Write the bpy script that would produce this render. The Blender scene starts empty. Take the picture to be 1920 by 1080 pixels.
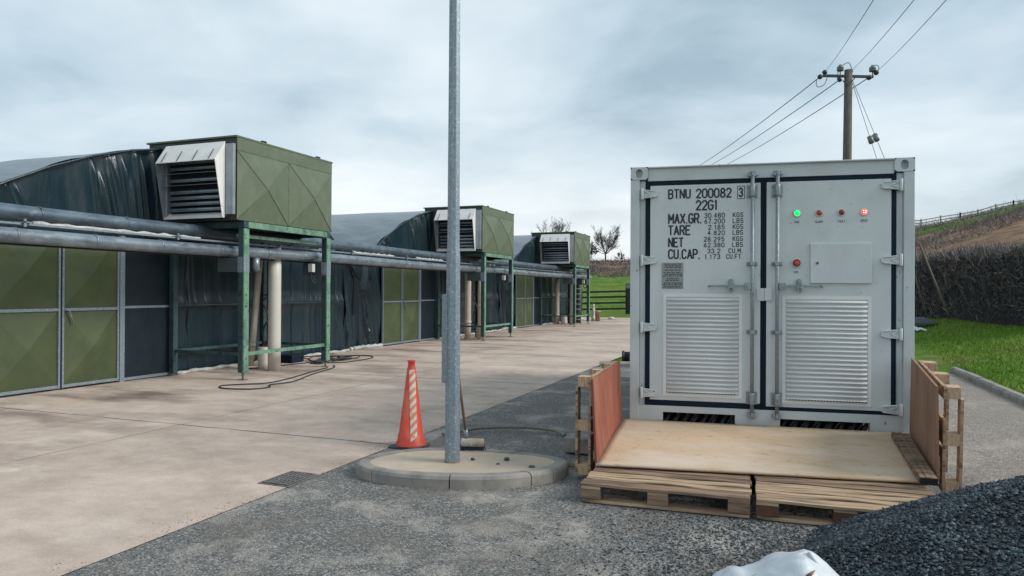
import bpy, math, random
import numpy as np
from mathutils import Vector, Matrix
random.seed(7); rng = np.random.default_rng(11)
S = bpy.context.scene
R = math.radians
# ------------------------------------------------------------------ camera
cam_d = bpy.data.cameras.new("camera"); cam = bpy.data.objects.new("camera", cam_d)
S.collection.objects.link(cam); S.camera = cam
cam_d.sensor_width = 36; cam_d.lens = 1336.63/1920*36; cam_d.clip_end = 3000; cam_d.clip_start = .05
YAW, PITCH, ROLL, CH = .367296, .0038257, .0051078, 1.53367
fw = Vector((-math.sin(YAW)*math.cos(PITCH), math.cos(YAW)*math.cos(PITCH), math.sin(PITCH)))
rt = Vector((math.cos(YAW), math.sin(YAW), 0)); up = rt.cross(fw)
r2 = rt*math.cos(ROLL)+up*math.sin(ROLL); u2 = up*math.cos(ROLL)-rt*math.sin(ROLL)
m = Matrix((r2, u2, -fw)).transposed().to_4x4(); m.translation = (0, 0, CH); cam.matrix_world = m
# ------------------------------------------------------------------ world
SUN_EL, SUN_AZ = R(34), R(82)      # azimuth clockwise from +Y
W = bpy.data.worlds.new("World"); S.world = W; W.use_nodes = True
nt = W.node_tree; N = nt.nodes; L = nt.links
for n_ in list(N): N.remove(n_)
def nn(t, **k):
    n_ = N.new(t)
    for a, b in k.items(): setattr(n_, a, b)
    return n_
def wmath(op, a, b=None, c=None, clamp=False):
    n_ = nn('ShaderNodeMath', operation=op); n_.use_clamp = clamp
    for i, v in enumerate((a, b, c)):
        if v is None: continue
        if isinstance(v, (int, float)): n_.inputs[i].default_value = v
        else: L.new(v, n_.inputs[i])
    return n_.outputs[0]
sky = nn('ShaderNodeTexSky', sky_type='NISHITA'); sky.sun_disc = False
sky.sun_elevation = SUN_EL; sky.sun_rotation = SUN_AZ
tc = nn('ShaderNodeTexCoord'); sx = nn('ShaderNodeSeparateXYZ'); L.new(tc.outputs['Generated'], sx.inputs[0])
zc = wmath('MAXIMUM', sx.outputs[2], 0.0); zd = wmath('ADD', zc, .22)
cx = nn('ShaderNodeCombineXYZ'); L.new(wmath('DIVIDE', sx.outputs[0], zd), cx.inputs[0]); L.new(wmath('DIVIDE', sx.outputs[1], zd), cx.inputs[1])
mp = nn('ShaderNodeMapping'); mp.inputs['Rotation'].default_value = (0, 0, -.37-.25); mp.inputs['Scale'].default_value = (.80, .95, 1); mp.inputs['Location'].default_value = (3.1, 1.7, .3)
L.new(cx.outputs[0], mp.inputs[0])
n1 = nn('ShaderNodeTexNoise'); n1.inputs['Scale'].default_value = 1.0; n1.inputs['Detail'].default_value = 7; n1.inputs['Roughness'].default_value = .47; n1.inputs['Distortion'].default_value = .15
L.new(mp.outputs[0], n1.inputs['Vector'])
n2 = nn('ShaderNodeTexNoise'); n2.inputs['Scale'].default_value = 2.6; n2.inputs['Detail'].default_value = 6; n2.inputs['Roughness'].default_value = .5; n2.inputs['Distortion'].default_value = .5
L.new(mp.outputs[0], n2.inputs['Vector'])
mixn = wmath('ADD', wmath('MULTIPLY', n1.outputs[0], .75), wmath('MULTIPLY', n2.outputs[0], .25))
rp = nn('ShaderNodeValToRGB'); L.new(mixn, rp.inputs[0]); e = rp.color_ramp.elements
e[0].position = .38; e[0].color = (.29, .39, .455, 1); e[1].position = .62; e[1].color = (.67, .73, .765, 1)
for p_, c_ in ((.45, (.42, .52, .585, 1)), (.53, (.545, .625, .675, 1))):
    q_ = e.new(p_); q_.color = c_
# brighter towards the horizon, strongest ahead of the camera
hz = wmath('SUBTRACT', 1.0, wmath('DIVIDE', zc, .30), clamp=True); hz2 = wmath('POWER', hz, 1.6)
dp = nn('ShaderNodeVectorMath', operation='DOT_PRODUCT'); L.new(tc.outputs['Generated'], dp.inputs[0]); dp.inputs[1].default_value = (-.30, .954, 0)
az = wmath('POWER', wmath('MAXIMUM', dp.outputs['Value'], 0.0), 7.0)
fac = wmath('MULTIPLY', hz2, wmath('ADD', .34, wmath('MULTIPLY', az, .62)), clamp=True)
mx = nn('ShaderNodeMix', data_type='RGBA'); L.new(fac, mx.inputs[0]); L.new(rp.outputs[0], mx.inputs[6]); mx.inputs[7].default_value = (.84, .84, .83, 1)
sc_ = nn('ShaderNodeVectorMath', operation='SCALE'); L.new(mx.outputs[2], sc_.inputs[0]); sc_.inputs[3].default_value = 10.0
mx2 = nn('ShaderNodeMix', data_type='RGBA'); mx2.inputs[0].default_value = .90; L.new(sky.outputs[0], mx2.inputs[6]); L.new(sc_.outputs[0], mx2.inputs[7])
bg = nn('ShaderNodeBackground'); bg.inputs[1].default_value = .1; L.new(mx2.outputs[2], bg.inputs[0])
wo = nn('ShaderNodeOutputWorld'); L.new(bg.outputs[0], wo.inputs[0])
# ------------------------------------------------------------------ sun
sd = bpy.data.lights.new("sun", 'SUN'); sd.energy = 2.2; sd.angle = R(25); sd.color = (1, .955, .89)
so = bpy.data.objects.new("sun", sd); S.collection.objects.link(so)
dv = Vector((math.sin(SUN_AZ)*math.cos(SUN_EL), math.cos(SUN_AZ)*math.cos(SUN_EL), math.sin(SUN_EL)))
so.rotation_euler = dv.to_track_quat('Z', 'Y').to_euler(); so.location = dv*50
S.view_settings.view_transform = 'Standard'; S.view_settings.look = 'None'; S.view_settings.exposure = 0.48; S.view_settings.gamma = 1

# ------------------------------------------------------------------ materials
def mat(name, c1, c2=None, scale=4., rough=.7, metal=0., bump=0., bscale=60., stretch=(1, 1, 1), spots=None, spec=.5, emit=None, detail=6, cr=(.35, .65), third=None, rvar=0., bdist=.01, isl=0.):
    """c1/c2 mottled by noise; spots=(colour, scale, lo, hi) a second blotch layer; third the same again"""
    M_ = bpy.data.materials.new(name); M_.use_nodes = True
    t = M_.node_tree; b = t.nodes['Principled BSDF']; K = t.links
    b.inputs['Roughness'].default_value = rough; b.inputs['Metallic'].default_value = metal
    b.inputs['Specular IOR Level'].default_value = spec
    co = t.nodes.new('ShaderNodeTexCoord'); ma = t.nodes.new('ShaderNodeMapping'); ma.inputs['Scale'].default_value = stretch
    K.new(co.outputs['Object'], ma.inputs[0])
    def noise(s_, d_=detail, r_=.6):
        q = t.nodes.new('ShaderNodeTexNoise'); q.inputs['Scale'].default_value = s_; q.inputs['Detail'].default_value = d_; q.inputs['Roughness'].default_value = r_
        K.new(ma.outputs[0], q.inputs['Vector']); return q
    if c2 is None: c2 = tuple(x*.85 for x in c1)
    n_ = noise(scale); r_ = t.nodes.new('ShaderNodeValToRGB'); K.new(n_.outputs[0], r_.inputs[0])
    r_.color_ramp.elements[0].position = cr[0]; r_.color_ramp.elements[1].position = cr[1]
    r_.color_ramp.elements[0].color = (*c1, 1); r_.color_ramp.elements[1].color = (*c2, 1)
    out = r_.outputs[0]
    for sp in (spots, third):
        if not sp: continue
        q = noise(sp[1]); q.noise_dimensions = '4D'; q.inputs['W'].default_value = sp[1]*3.3
        mr = t.nodes.new('ShaderNodeMapRange'); mr.inputs[1].default_value = sp[2]; mr.inputs[2].default_value = sp[3]; K.new(q.outputs[0], mr.inputs[0])
        x = t.nodes.new('ShaderNodeMix'); x.data_type = 'RGBA'; K.new(mr.outputs[0], x.inputs[0]); K.new(out, x.inputs[6]); x.inputs[7].default_value = (*sp[0], 1)
        out = x.outputs[2]
    if isl:
        ge = t.nodes.new('ShaderNodeNewGeometry'); mr = t.nodes.new('ShaderNodeMapRange'); mr.inputs[3].default_value = 1-isl; mr.inputs[4].default_value = 1+isl
        pw = t.nodes.new('ShaderNodeMath'); pw.operation = 'POWER'; K.new(ge.outputs['Random Per Island'], pw.inputs[0]); pw.inputs[1].default_value = 1.8
        K.new(pw.outputs[0], mr.inputs[0]); sv = t.nodes.new('ShaderNodeVectorMath'); sv.operation = 'SCALE'; K.new(out, sv.inputs[0]); K.new(mr.outputs[0], sv.inputs[3]); out = sv.outputs[0]
    K.new(out, b.inputs['Base Color'])
    if rvar:
        mr = t.nodes.new('ShaderNodeMapRange'); mr.inputs[3].default_value = rough-rvar; mr.inputs[4].default_value = rough+rvar
        K.new(noise(scale*2.3).outputs[0], mr.inputs[0]); K.new(mr.outputs[0], b.inputs['Roughness'])
    if bump:
        q = noise(bscale, 4); bp = t.nodes.new('ShaderNodeBump'); bp.inputs['Strength'].default_value = bump; bp.inputs['Distance'].default_value = bdist
        K.new(q.outputs[0], bp.inputs['Height']); K.new(bp.outputs[0], b.inputs['Normal'])
    if emit: b.inputs['Emission Color'].default_value = (*emit[0], 1); b.inputs['Emission Strength'].default_value = emit[1]
    return M_
def nodes_of(M_): return M_.node_tree, M_.node_tree.nodes['Principled BSDF']

M = {}
M['cgrey'] = mat('container_paint', (.56, .61, .62), (.52, .57, .58), 1.6, .45, bump=.15, bscale=240, bdist=.001, stretch=(1, 1, .7), spots=((.19, .19, .18), 34, .66, .69), third=((.45, .485, .485), 3., .5, .8))
M['cframe'] = mat('container_frame_paint', (.50, .555, .57), (.46, .51, .525), 2.5, .45, bump=.15, bscale=200, bdist=.001, stretch=(1, 1, .7), spots=((.22, .15, .11), 24, .65, .69), third=((.44, .455, .44), 3.3, .5, .78))
M['gasket'] = mat('rubber_gasket', (.004, .013, .026), (.006, .018, .032), 9, .6, spots=((.06, .08, .10), 5, .72, .82), spec=.15)
M['alu'] = mat('aluminium', (.70, .72, .725), (.66, .68, .685), 6, .55, .05, rvar=.04, spots=((.42, .37, .33), 9, .67, .71))
M['zinc'] = mat('zinc_bar', (.30, .35, .37), (.22, .26, .285), 30, .42, .55, spots=((.14, .15, .15), 18, .6, .7))
M['text'] = mat('black_lettering', (.012, .022, .03), rough=.6)
M['platemet'] = mat('data_plate', (.30, .33, .33), (.22, .24, .24), 60, .35, .6)
M['plateink'] = mat('plate_ink', (.05, .055, .055), rough=.6)
M['dark'] = mat('dark_void', (.012, .014, .016), rough=.9)
M['cable'] = mat('black_cable', (.012, .014, .017), (.02, .022, .025), 20, .55)
M['lampgreen'] = mat('green_lamp', (.0, .5, .08), rough=.25, emit=((.0, 1, .12), 1.3))
M['lampred'] = mat('red_lamp', (.8, .06, .03), rough=.25, emit=((1, .07, .03), 1.0))
M['lampamber'] = mat('unlit_amber_lamp', (.35, .07, .03), rough=.25)
M['lampdark'] = mat('unlit_red_lamp', (.20, .035, .02), rough=.25)
M['lampcore'] = mat('lit_core', (1, .8, .7), rough=.3, emit=((1, .75, .65), 1.6))
M['bezel'] = mat('lamp_bezel', (.6, .6, .58), rough=.35, metal=.3)
M['ply'] = mat('plywood_deck', (.58, .435, .30), (.50, .365, .24), 2.2, .75, bump=.3, bscale=30, stretch=(1, 3, 1), spots=((.30, .22, .155), 16, .585, .66), third=((.60, .50, .41), 1.3, .45, .7), bdist=.002, spec=.25)
M['plyred'] = mat('red_stained_plywood', (.29, .10, .068), (.22, .075, .053), 3, .8, bump=.3, bscale=60, stretch=(1, 1.6, .4), spots=((.32, .20, .14), 4, .50, .72), bdist=.002, spec=.2, third=((.12, .06, .045), 7, .60, .72))
M['plytan'] = mat('tan_plywood', (.31, .185, .125), (.24, .145, .10), 3, .8, bump=.3, bscale=60, stretch=(1, 1.6, .4), spots=((.40, .27, .19), 3, .48, .75), bdist=.002, spec=.2, third=((.25, .12, .08), 2.5, .55, .7))
M['wood'] = mat('pallet_wood', (.60, .44, .29), (.36, .25, .16), 14, .78, bump=.4, bscale=80, stretch=(.25, 3, 3), spots=((.11, .075, .055), 6, .50, .64), bdist=.003, spec=.3, isl=.18)
M['woodold'] = mat('weathered_pallet_wood', (.36, .25, .165), (.20, .13, .09), 12, .8, bump=.4, bscale=80, stretch=(.25, 3, 3), spots=((.08, .055, .045), 6, .48, .64), bdist=.003, spec=.3, isl=.15)
M['wooddark'] = mat('brown_block_wood', (.13, .055, .035), (.085, .045, .03), 9, .8, bump=.4, bscale=60, bdist=.003)
M['woodend'] = mat('end_grain_wood', (.60, .43, .28), (.38, .24, .15), 40, .78, bump=.3, bscale=100, stretch=(3, 3, .3), spots=((.15, .09, .055), 16, .6, .7), bdist=.002)
M['galv'] = mat('galvanised_steel', (.25, .305, .35), (.155, .20, .24), 55, .45, .35, bump=.15, bscale=120, bdist=.001, spots=((.38, .435, .465), 45, .56, .66), third=((.25, .215, .17), 4, .68, .84))
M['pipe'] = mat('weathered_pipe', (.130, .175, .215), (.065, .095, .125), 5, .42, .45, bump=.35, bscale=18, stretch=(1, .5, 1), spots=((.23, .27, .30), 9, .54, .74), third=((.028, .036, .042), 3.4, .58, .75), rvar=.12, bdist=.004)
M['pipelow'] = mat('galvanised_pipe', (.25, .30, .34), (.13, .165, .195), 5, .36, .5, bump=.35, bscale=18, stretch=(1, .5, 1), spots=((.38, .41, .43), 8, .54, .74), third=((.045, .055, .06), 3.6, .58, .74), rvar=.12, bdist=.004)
M['olive'] = mat('olive_casing', (.108, .140, .088), (.090, .120, .074), 2, .5, bump=.12, bscale=30, spots=((.125, .155, .11), 5, .5, .7), third=((.085, .095, .062), 2.4, .6, .76), bdist=.002)
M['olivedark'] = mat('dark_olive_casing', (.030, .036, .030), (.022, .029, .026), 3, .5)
M['doorgreen'] = mat('green_door_sheet', (.062, .082, .034), (.046, .066, .028), 2.5, .5, bump=.1, bscale=20, spots=((.038, .054, .025), 3, .52, .75), bdist=.002, third=((.080, .096, .042), 1.3, .55, .75))
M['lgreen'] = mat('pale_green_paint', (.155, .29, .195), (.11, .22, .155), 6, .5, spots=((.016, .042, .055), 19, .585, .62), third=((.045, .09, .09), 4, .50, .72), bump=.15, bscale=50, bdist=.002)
M['dgreen'] = mat('dark_and_shaded_green', (.022, .050, .058), (.035, .075, .075), 6, .5, spots=((.012, .024, .036), 10, .52, .66), bump=.15, bscale=50, bdist=.002)  # dark green; on the front stand legs it stands for their shaded sides
M['hood'] = mat('white_hood_sheet', (.72, .71, .69), (.64, .64, .63), 5, .45, spots=((.36, .34, .31), 14, .66, .72))
M['hoodin'] = mat('galvanised_hood_sheet', (.34, .38, .41), (.24, .28, .31), 7, .42, .35)
M['slat'] = mat('louvre_slat', (.23, .28, .31), (.16, .20, .225), 9, .4, .2)
M['sheet'] = mat('black_plastic_sheet', (.006, .020, .030), (.010, .027, .038), 1.2, .30, bump=.3, bscale=9, stretch=(1, 2, .5), spots=((.014, .030, .038), 2.6, .5, .78), spec=.6, rvar=.05, bdist=.02)
M['roof'] = mat('grey_roof_sheet', (.14, .17, .195), (.10, .13, .15), 1.2, .32, bump=.45, bscale=5, stretch=(.5, 2.5, 1), spots=((.20, .23, .255), 3, .5, .75), spec=.7, rvar=.08, bdist=.02)
M['flatblack'] = mat('black_panel', (.006, .014, .021), (.010, .020, .028), 3, .5, bump=.1, bscale=10, spec=.3)
M['skirt'] = mat('white_skirt_sheet', (.50, .50, .48), (.30, .31, .30), 6, .6, bump=.6, bscale=20, spots=((.10, .09, .075), 7, .56, .7))
M['cream'] = mat('cream_pipe', (.50, .43, .37), (.44, .37, .31), 3, .5, spots=((.28, .22, .18), 5, .6, .78))
M['whitepipe'] = mat('white_pipe', (.55, .53, .49), (.50, .47, .43), 3, .5, spots=((.36, .33, .29), 5, .6, .8))
M['greybox'] = mat('grey_enclosure', (.065, .09, .10), (.05, .07, .08), 5, .5)
M['palebox'] = mat('pale_enclosure', (.55, .55, .52), rough=.5)
M['cone'] = mat('orange_cone_plastic', (.60, .062, .032), (.52, .050, .028), 3, .5, spots=((.50, .15, .08), 5, .56, .72), third=((.28, .06, .045), 20, .62, .70))
M['conewht'] = mat('cone_white_band', (.68, .64, .58), (.55, .50, .44), 16, .5, spots=((.5, .16, .08), 13, .60, .66))
M['coneorg'] = mat('cone_orange_band', (.68, .20, .10), (.60, .25, .15), 14, .5, spots=((.66, .60, .52), 18, .62, .68))
M['rubber'] = mat('grey_rubber', (.07, .085, .09), (.05, .06, .065), 8, .8)
M['kerb'] = mat('kerb_concrete', (.30, .275, .245), (.21, .20, .185), 6, .9, bump=.5, bscale=70, spots=((.12, .12, .115), 4, .52, .72), bdist=.004)
M['island'] = mat('island_concrete', (.50, .41, .31), (.41, .34, .265), 2.5, .9, bump=.5, bscale=90, spots=((.22, .185, .15), 30, .66, .72), third=((.36, .30, .24), 3, .52, .74), bdist=.003)
M['iron'] = mat('cast_iron', (.16, .155, .145), (.10, .10, .095), 20, .8, 0., bump=.3)
M['stone'] = mat('slate_chips', (.080, .108, .130), (.036, .053, .068), 9, .55, spots=((.18, .21, .225), 40, .62, .7), spec=.5, isl=.65)
M['chips'] = mat('loose_chips', (.17, .168, .162), (.10, .10, .10), 7, .85, spots=((.32, .30, .27), 60, .62, .7), isl=.5)
M['sack'] = mat('white_plastic_sack', (.60, .64, .68), (.52, .56, .60), 4, .34, bump=.5, bscale=16, spots=((.24, .21, .18), 16, .64, .70), bdist=.012)
M['bark'] = mat('bark', (.045, .042, .04), (.028, .027, .026), 20, .9)
M['twig'] = mat('twigs', (.19, .17, .165), (.10, .09, .092), 3, .9, spots=((.30, .25, .215), 1.5, .5, .7), isl=.65)
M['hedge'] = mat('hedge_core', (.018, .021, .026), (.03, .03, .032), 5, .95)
M['fence'] = mat('dark_fence_wood', (.022, .024, .025), (.035, .035, .034), 8, .85)
M['fencefar'] = mat('far_fence_wood', (.34, .33, .31), (.25, .24, .23), 1, .9)
M['polewood'] = mat('utility_pole_wood', (.115, .11, .095), (.075, .075, .066), 6, .85, stretch=(4, 4, .5), bump=.4, bscale=30, spots=((.05, .05, .045), 5, .56, .66))
M['arm'] = mat('crossarm_steel', (.025, .032, .04), rough=.5)
M['porcelain'] = mat('porcelain', (.17, .19, .20), (.12, .14, .15), 20, .3)
M['wire'] = mat('overhead_wire', (.16, .18, .19), rough=.6)
M['stay'] = mat('stay_guard_wood', (.11, .085, .06), (.07, .055, .045), 8, .8)
M['corr'] = mat('corrugated_offcut', (.03, .045, .06), rough=.4)
M['terracotta'] = mat('terracotta', (.52, .33, .26), (.45, .27, .2), 6, .8)
M['hose'] = mat('faded_hose', (.20, .19, .13), (.14, .135, .10), 20, .6)
M['bristle'] = mat('blue_bristle', (.02, .035, .055), (.03, .045, .06), 60, .9, bump=.6)
M['broomhead'] = mat('broom_wood', (.42, .38, .33), (.24, .15, .10), 9, .7, spots=((.50, .48, .45), 13, .5, .6))
M['handle'] = mat('broom_handle', (.22, .13, .085), (.16, .09, .06), 9, .6)

# concrete yard: pinkish slab, broom-swept streaks, stains, bay joints
def yard_mat():
    M_ = mat('yard_concrete', (.53, .425, .355), (.44, .345, .285), .55, .88, bump=.35, bscale=55, stretch=(.7, 1.0, 1), spots=((.35, .275, .225), 1.1, .48, .70), third=((.57, .48, .41), 2.6, .52, .72), detail=9, bdist=.004)
    t, b = nodes_of(M_); K = t.links; co = t.nodes['Texture Coordinate']
    base = b.inputs['Base Color'].links[0].from_socket
    sp = t.nodes.new('ShaderNodeSeparateXYZ'); K.new(co.outputs['Object'], sp.inputs[0])
    def mth(op, a, bb=None, cc=None, cl=False):
        n_ = t.nodes.new('ShaderNodeMath'); n_.operation = op; n_.use_clamp = cl
        for i, v in enumerate((a, bb, cc)):
            if v is None: continue
            if isinstance(v, (int, float)): n_.inputs[i].default_value = v
            else: K.new(v, n_.inputs[i])
        return n_.outputs[0]
    nz = t.nodes.new('ShaderNodeTexNoise'); nz.inputs['Scale'].default_value = 1.6; nz.inputs['Detail'].default_value = 7; K.new(co.outputs['Object'], nz.inputs['Vector'])
    # damp dark drips near the stands: bands of X beside the tunnels, stretched noise
    ms = t.nodes.new('ShaderNodeMapping'); ms.inputs['Scale'].default_value = (.5, 1.1, 1); K.new(co.outputs['Object'], ms.inputs[0])
    st = t.nodes.new('ShaderNodeTexNoise'); st.inputs['Scale'].default_value = 1.0; st.inputs['Detail'].default_value = 8; st.inputs['Roughness'].default_value = .62; K.new(ms.outputs[0], st.inputs['Vector'])
    near = mth('MULTIPLY', mth('SUBTRACT', -5.2, sp.outputs[0], cl=False), .25, cl=True)
    stf = mth('MULTIPLY', mth('MULTIPLY', mth('SUBTRACT', st.outputs[0], .47), 5.0, cl=True), mth('ADD', .22, mth('MULTIPLY', near, .78)), cl=True)
    x = t.nodes.new('ShaderNodeMix'); x.data_type = 'RGBA'; K.new(stf, x.inputs[0]); K.new(base, x.inputs[6]); x.inputs[7].default_value = (.135, .098, .075, 1)
    # bay joints every 4.9 m along Y and one at X=-6.4
    wy = mth('ADD', sp.outputs[1], mth('MULTIPLY', nz.outputs[0], .05))
    j1 = mth('LESS_THAN', mth('ABSOLUTE', mth('SUBTRACT', mth('MODULO', mth('ADD', wy, 40.35), 4.9), 2.45)), .016)
    j2 = mth('LESS_THAN', mth('ABSOLUTE', mth('ADD', sp.outputs[0], mth('ADD', 6.35, mth('MULTIPLY', nz.outputs[0], .04)))), .008)
    jj = mth('MULTIPLY', mth('MAXIMUM', j1, j2), mth('MULTIPLY', mth('SUBTRACT', nz.outputs[0], .25), 3.5, cl=True), cl=True)
    y = t.nodes.new('ShaderNodeMix'); y.data_type = 'RGBA'; K.new(jj, y.inputs[0]); K.new(x.outputs[2], y.inputs[6]); y.inputs[7].default_value = (.10, .08, .065, 1)
    # speckle of grit
    vo = t.nodes.new('ShaderNodeTexNoise'); vo.inputs['Scale'].default_value = 90; vo.inputs['Detail'].default_value = 3; K.new(co.outputs['Object'], vo.inputs['Vector'])
    g = mth('MULTIPLY', mth('SUBTRACT', vo.outputs[0], .5), .55); vq = t.nodes.new('ShaderNodeTexNoise'); vq.inputs['Scale'].default_value = 3.2; vq.inputs['Detail'].default_value = 10; vq.inputs['Roughness'].default_value = .72; K.new(co.outputs['Object'], vq.inputs['Vector'])
    gg = mth('ADD', mth('ADD', 1.0, g), mth('MULTIPLY', mth('SUBTRACT', vq.outputs[0], .5), .75))
    z = t.nodes.new('ShaderNodeVectorMath'); z.operation = 'SCALE'; K.new(y.outputs[2], z.inputs[0]); K.new(gg, z.inputs[3])
    K.new(z.outputs[0], b.inputs['Base Color']); return M_
M['yard'] = yard_mat()
def gravel_mat():
    M_ = bpy.data.materials.new('gravel'); M_.use_nodes = True; t, b = nodes_of(M_); K = t.links
    co = t.nodes.new('ShaderNodeTexCoord')
    def vor(s, f='F1'):
        v = t.nodes.new('ShaderNodeTexVoronoi'); v.inputs['Scale'].default_value = s; v.feature = f; K.new(co.outputs['Object'], v.inputs['Vector']); return v
    v1 = vor(92); v2 = vor(210)
    def ramp(sock, pts):
        r_ = t.nodes.new('ShaderNodeValToRGB'); K.new(sock, r_.inputs[0]); ee = r_.color_ramp.elements
        ee[0].position, ee[0].color = pts[0][0], (*pts[0][1], 1); ee[1].position, ee[1].color = pts[-1][0], (*pts[-1][1], 1)
        for p_, c_ in pts[1:-1]: ee.new(p_).color = (*c_, 1)
        return r_.outputs[0]
    sepc = t.nodes.new('ShaderNodeSeparateColor'); K.new(v1.outputs['Color'], sepc.inputs[0])
    c1 = ramp(sepc.outputs[0], [(0, (.030, .034, .038)), (.40, (.10, .103, .105)), (.72, (.20, .195, .185)), (1, (.52, .48, .44))])
    sep2 = t.nodes.new('ShaderNodeSeparateColor'); K.new(v2.outputs['Color'], sep2.inputs[0])
    c2 = ramp(sep2.outputs[1], [(0, (.05, .052, .054)), (.6, (.12, .118, .112)), (1, (.30, .285, .26))])
    mx_ = t.nodes.new('ShaderNodeMix'); mx_.data_type = 'RGBA'; mx_.inputs[0].default_value = .42; K.new(c1, mx_.inputs[6]); K.new(c2, mx_.inputs[7])
    # large patches: pale dust, brown mud
    na = t.nodes.new('ShaderNodeTexNoise'); na.inputs['Scale'].default_value = 1.5; na.inputs['Detail'].default_value = 9; na.inputs['Roughness'].default_value = .68; K.new(co.outputs['Object'], na.inputs['Vector'])
    f1 = t.nodes.new('ShaderNodeMapRange'); f1.inputs[1].default_value = .50; f1.inputs[2].default_value = .66; f1.inputs[4].default_value = .9; K.new(na.outputs[0], f1.inputs[0])
    m2 = t.nodes.new('ShaderNodeMix'); m2.data_type = 'RGBA'; K.new(f1.outputs[0], m2.inputs[0]); K.new(mx_.outputs[2], m2.inputs[6]); m2.inputs[7].default_value = (.40, .365, .325, 1)
    nb = t.nodes.new('ShaderNodeTexNoise'); nb.inputs['Scale'].default_value = 1.7; nb.inputs['Detail'].default_value = 6; K.new(co.outputs['Object'], nb.inputs['Vector'])
    f2 = t.nodes.new('ShaderNodeMapRange'); f2.inputs[1].default_value = .50; f2.inputs[2].default_value = .72; f2.inputs[4].default_value = .7; K.new(nb.outputs[0], f2.inputs[0])
    m3 = t.nodes.new('ShaderNodeMix'); m3.data_type = 'RGBA'; K.new(f2.outputs[0], m3.inputs[0]); K.new(m2.outputs[2], m3.inputs[6]); m3.inputs[7].default_value = (.13, .112, .095, 1)
    # the strip right of the container is paler and warmer
    sp = t.nodes.new('ShaderNodeSeparateXYZ'); K.new(co.outputs['Object'], sp.inputs[0])
    f3 = t.nodes.new('ShaderNodeMapRange'); f3.inputs[1].default_value = .8; f3.inputs[2].default_value = 1.5; f3.inputs[4].default_value = .55; K.new(sp.outputs[0], f3.inputs[0])
    f4 = t.nodes.new('ShaderNodeMapRange'); f4.inputs[1].default_value = 6.7; f4.inputs[2].default_value = 7.0; K.new(sp.outputs[1], f4.inputs[0])
    f5 = t.nodes.new('ShaderNodeMath'); f5.operation = 'MULTIPLY'; K.new(f3.outputs[0], f5.inputs[0]); K.new(f4.outputs[0], f5.inputs[1])
    m4 = t.nodes.new('ShaderNodeMix'); m4.data_type = 'RGBA'; K.new(f5.outputs[0], m4.inputs[0]); K.new(m3.outputs[2], m4.inputs[6])
    c5 = t.nodes.new('ShaderNodeMix'); c5.data_type = 'RGBA'; c5.blend_type = 'ADD'; c5.inputs[0].default_value = 1; K.new(mx_.outputs[2], c5.inputs[6]); c5.inputs[7].default_value = (.13, .085, .05, 1); K.new(c5.outputs[2], m4.inputs[7])
    K.new(m4.outputs[2], b.inputs['Base Color']); b.inputs['Roughness'].default_value = .88
    bp = t.nodes.new('ShaderNodeBump'); bp.inputs['Strength'].default_value = .9; bp.inputs['Distance'].default_value = .006; bp.invert = True
    K.new(v1.outputs['Distance'], bp.inputs['Height']); K.new(bp.outputs[0], b.inputs['Normal']); return M_
M['gravel'] = gravel_mat()
def grass_mat(name, c1, c2, c3, s):
    return mat(name, c1, c2, s, .95, bump=.8, bscale=40, spots=(c3, s*.45, .45, .7), bdist=.03, spec=.15)
M['grass'] = grass_mat('lawn', (.055, .125, .012), (.080, .165, .018), (.11, .13, .03), .8)
M['blade'] = mat('grass_blades', (.125, .25, .018), (.18, .31, .03), .9, .8, spots=((.25, .22, .08), .45, .50, .66), spec=.2, isl=.35)
def hill_mat():
    M_ = bpy.data.materials.new('field'); M_.use_nodes = True; t, b = nodes_of(M_); K = t.links
    b.inputs['Roughness'].default_value = .95; b.inputs['Specular IOR Level'].default_value = .1
    co = t.nodes.new('ShaderNodeTexCoord'); at = t.nodes.new('ShaderNodeAttribute'); at.attribute_name = 'brown'
    def noi(s, d=7, st=(1, 1, 1)):
        ma = t.nodes.new('ShaderNodeMapping'); ma.inputs['Scale'].default_value = st; K.new(co.outputs['Object'], ma.inputs[0])
        q = t.nodes.new('ShaderNodeTexNoise'); q.inputs['Scale'].default_value = s; q.inputs['Detail'].default_value = d; q.inputs['Roughness'].default_value = .65; K.new(ma.outputs[0], q.inputs['Vector']); return q.outputs[0]
    def mixc(f, a, c):
        x = t.nodes.new('ShaderNodeMix'); x.data_type = 'RGBA'
        for i, v in ((0, f), (6, a), (7, c)):
            if isinstance(v, tuple): x.inputs[i].default_value = (*v, 1)
            else: K.new(v, x.inputs[i])
        return x.outputs[2]
    def rng_(sock, lo, hi):
        r_ = t.nodes.new('ShaderNodeMapRange'); r_.inputs[1].default_value = lo; r_.inputs[2].default_value = hi; K.new(sock, r_.inputs[0]); return r_.outputs[0]
    green = mixc(rng_(noi(.5), .4, .62), (.085, .18, .022), (.17, .22, .055))
    brown = mixc(rng_(noi(.9, 9, (1, 1, 2.5)), .38, .62), (.34, .215, .145), (.17, .115, .08))
    brown = mixc(rng_(noi(.25), .56, .68), brown, (.085, .11, .03))
    ad = t.nodes.new('ShaderNodeMath'); ad.operation = 'ADD'; K.new(at.outputs['Fac'], ad.inputs[0]); K.new(noi(.35), ad.inputs[1])
    K.new(mixc(rng_(ad.outputs[0], .92, 1.08), green, brown), b.inputs['Base Color'])
    bp = t.nodes.new('ShaderNodeBump'); bp.inputs['Strength'].default_value = 1; bp.inputs['Distance'].default_value = .35; K.new(noi(2.2), bp.inputs['Height']); K.new(bp.outputs[0], b.inputs['Normal'])
    return M_
M['hill'] = hill_mat()

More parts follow.
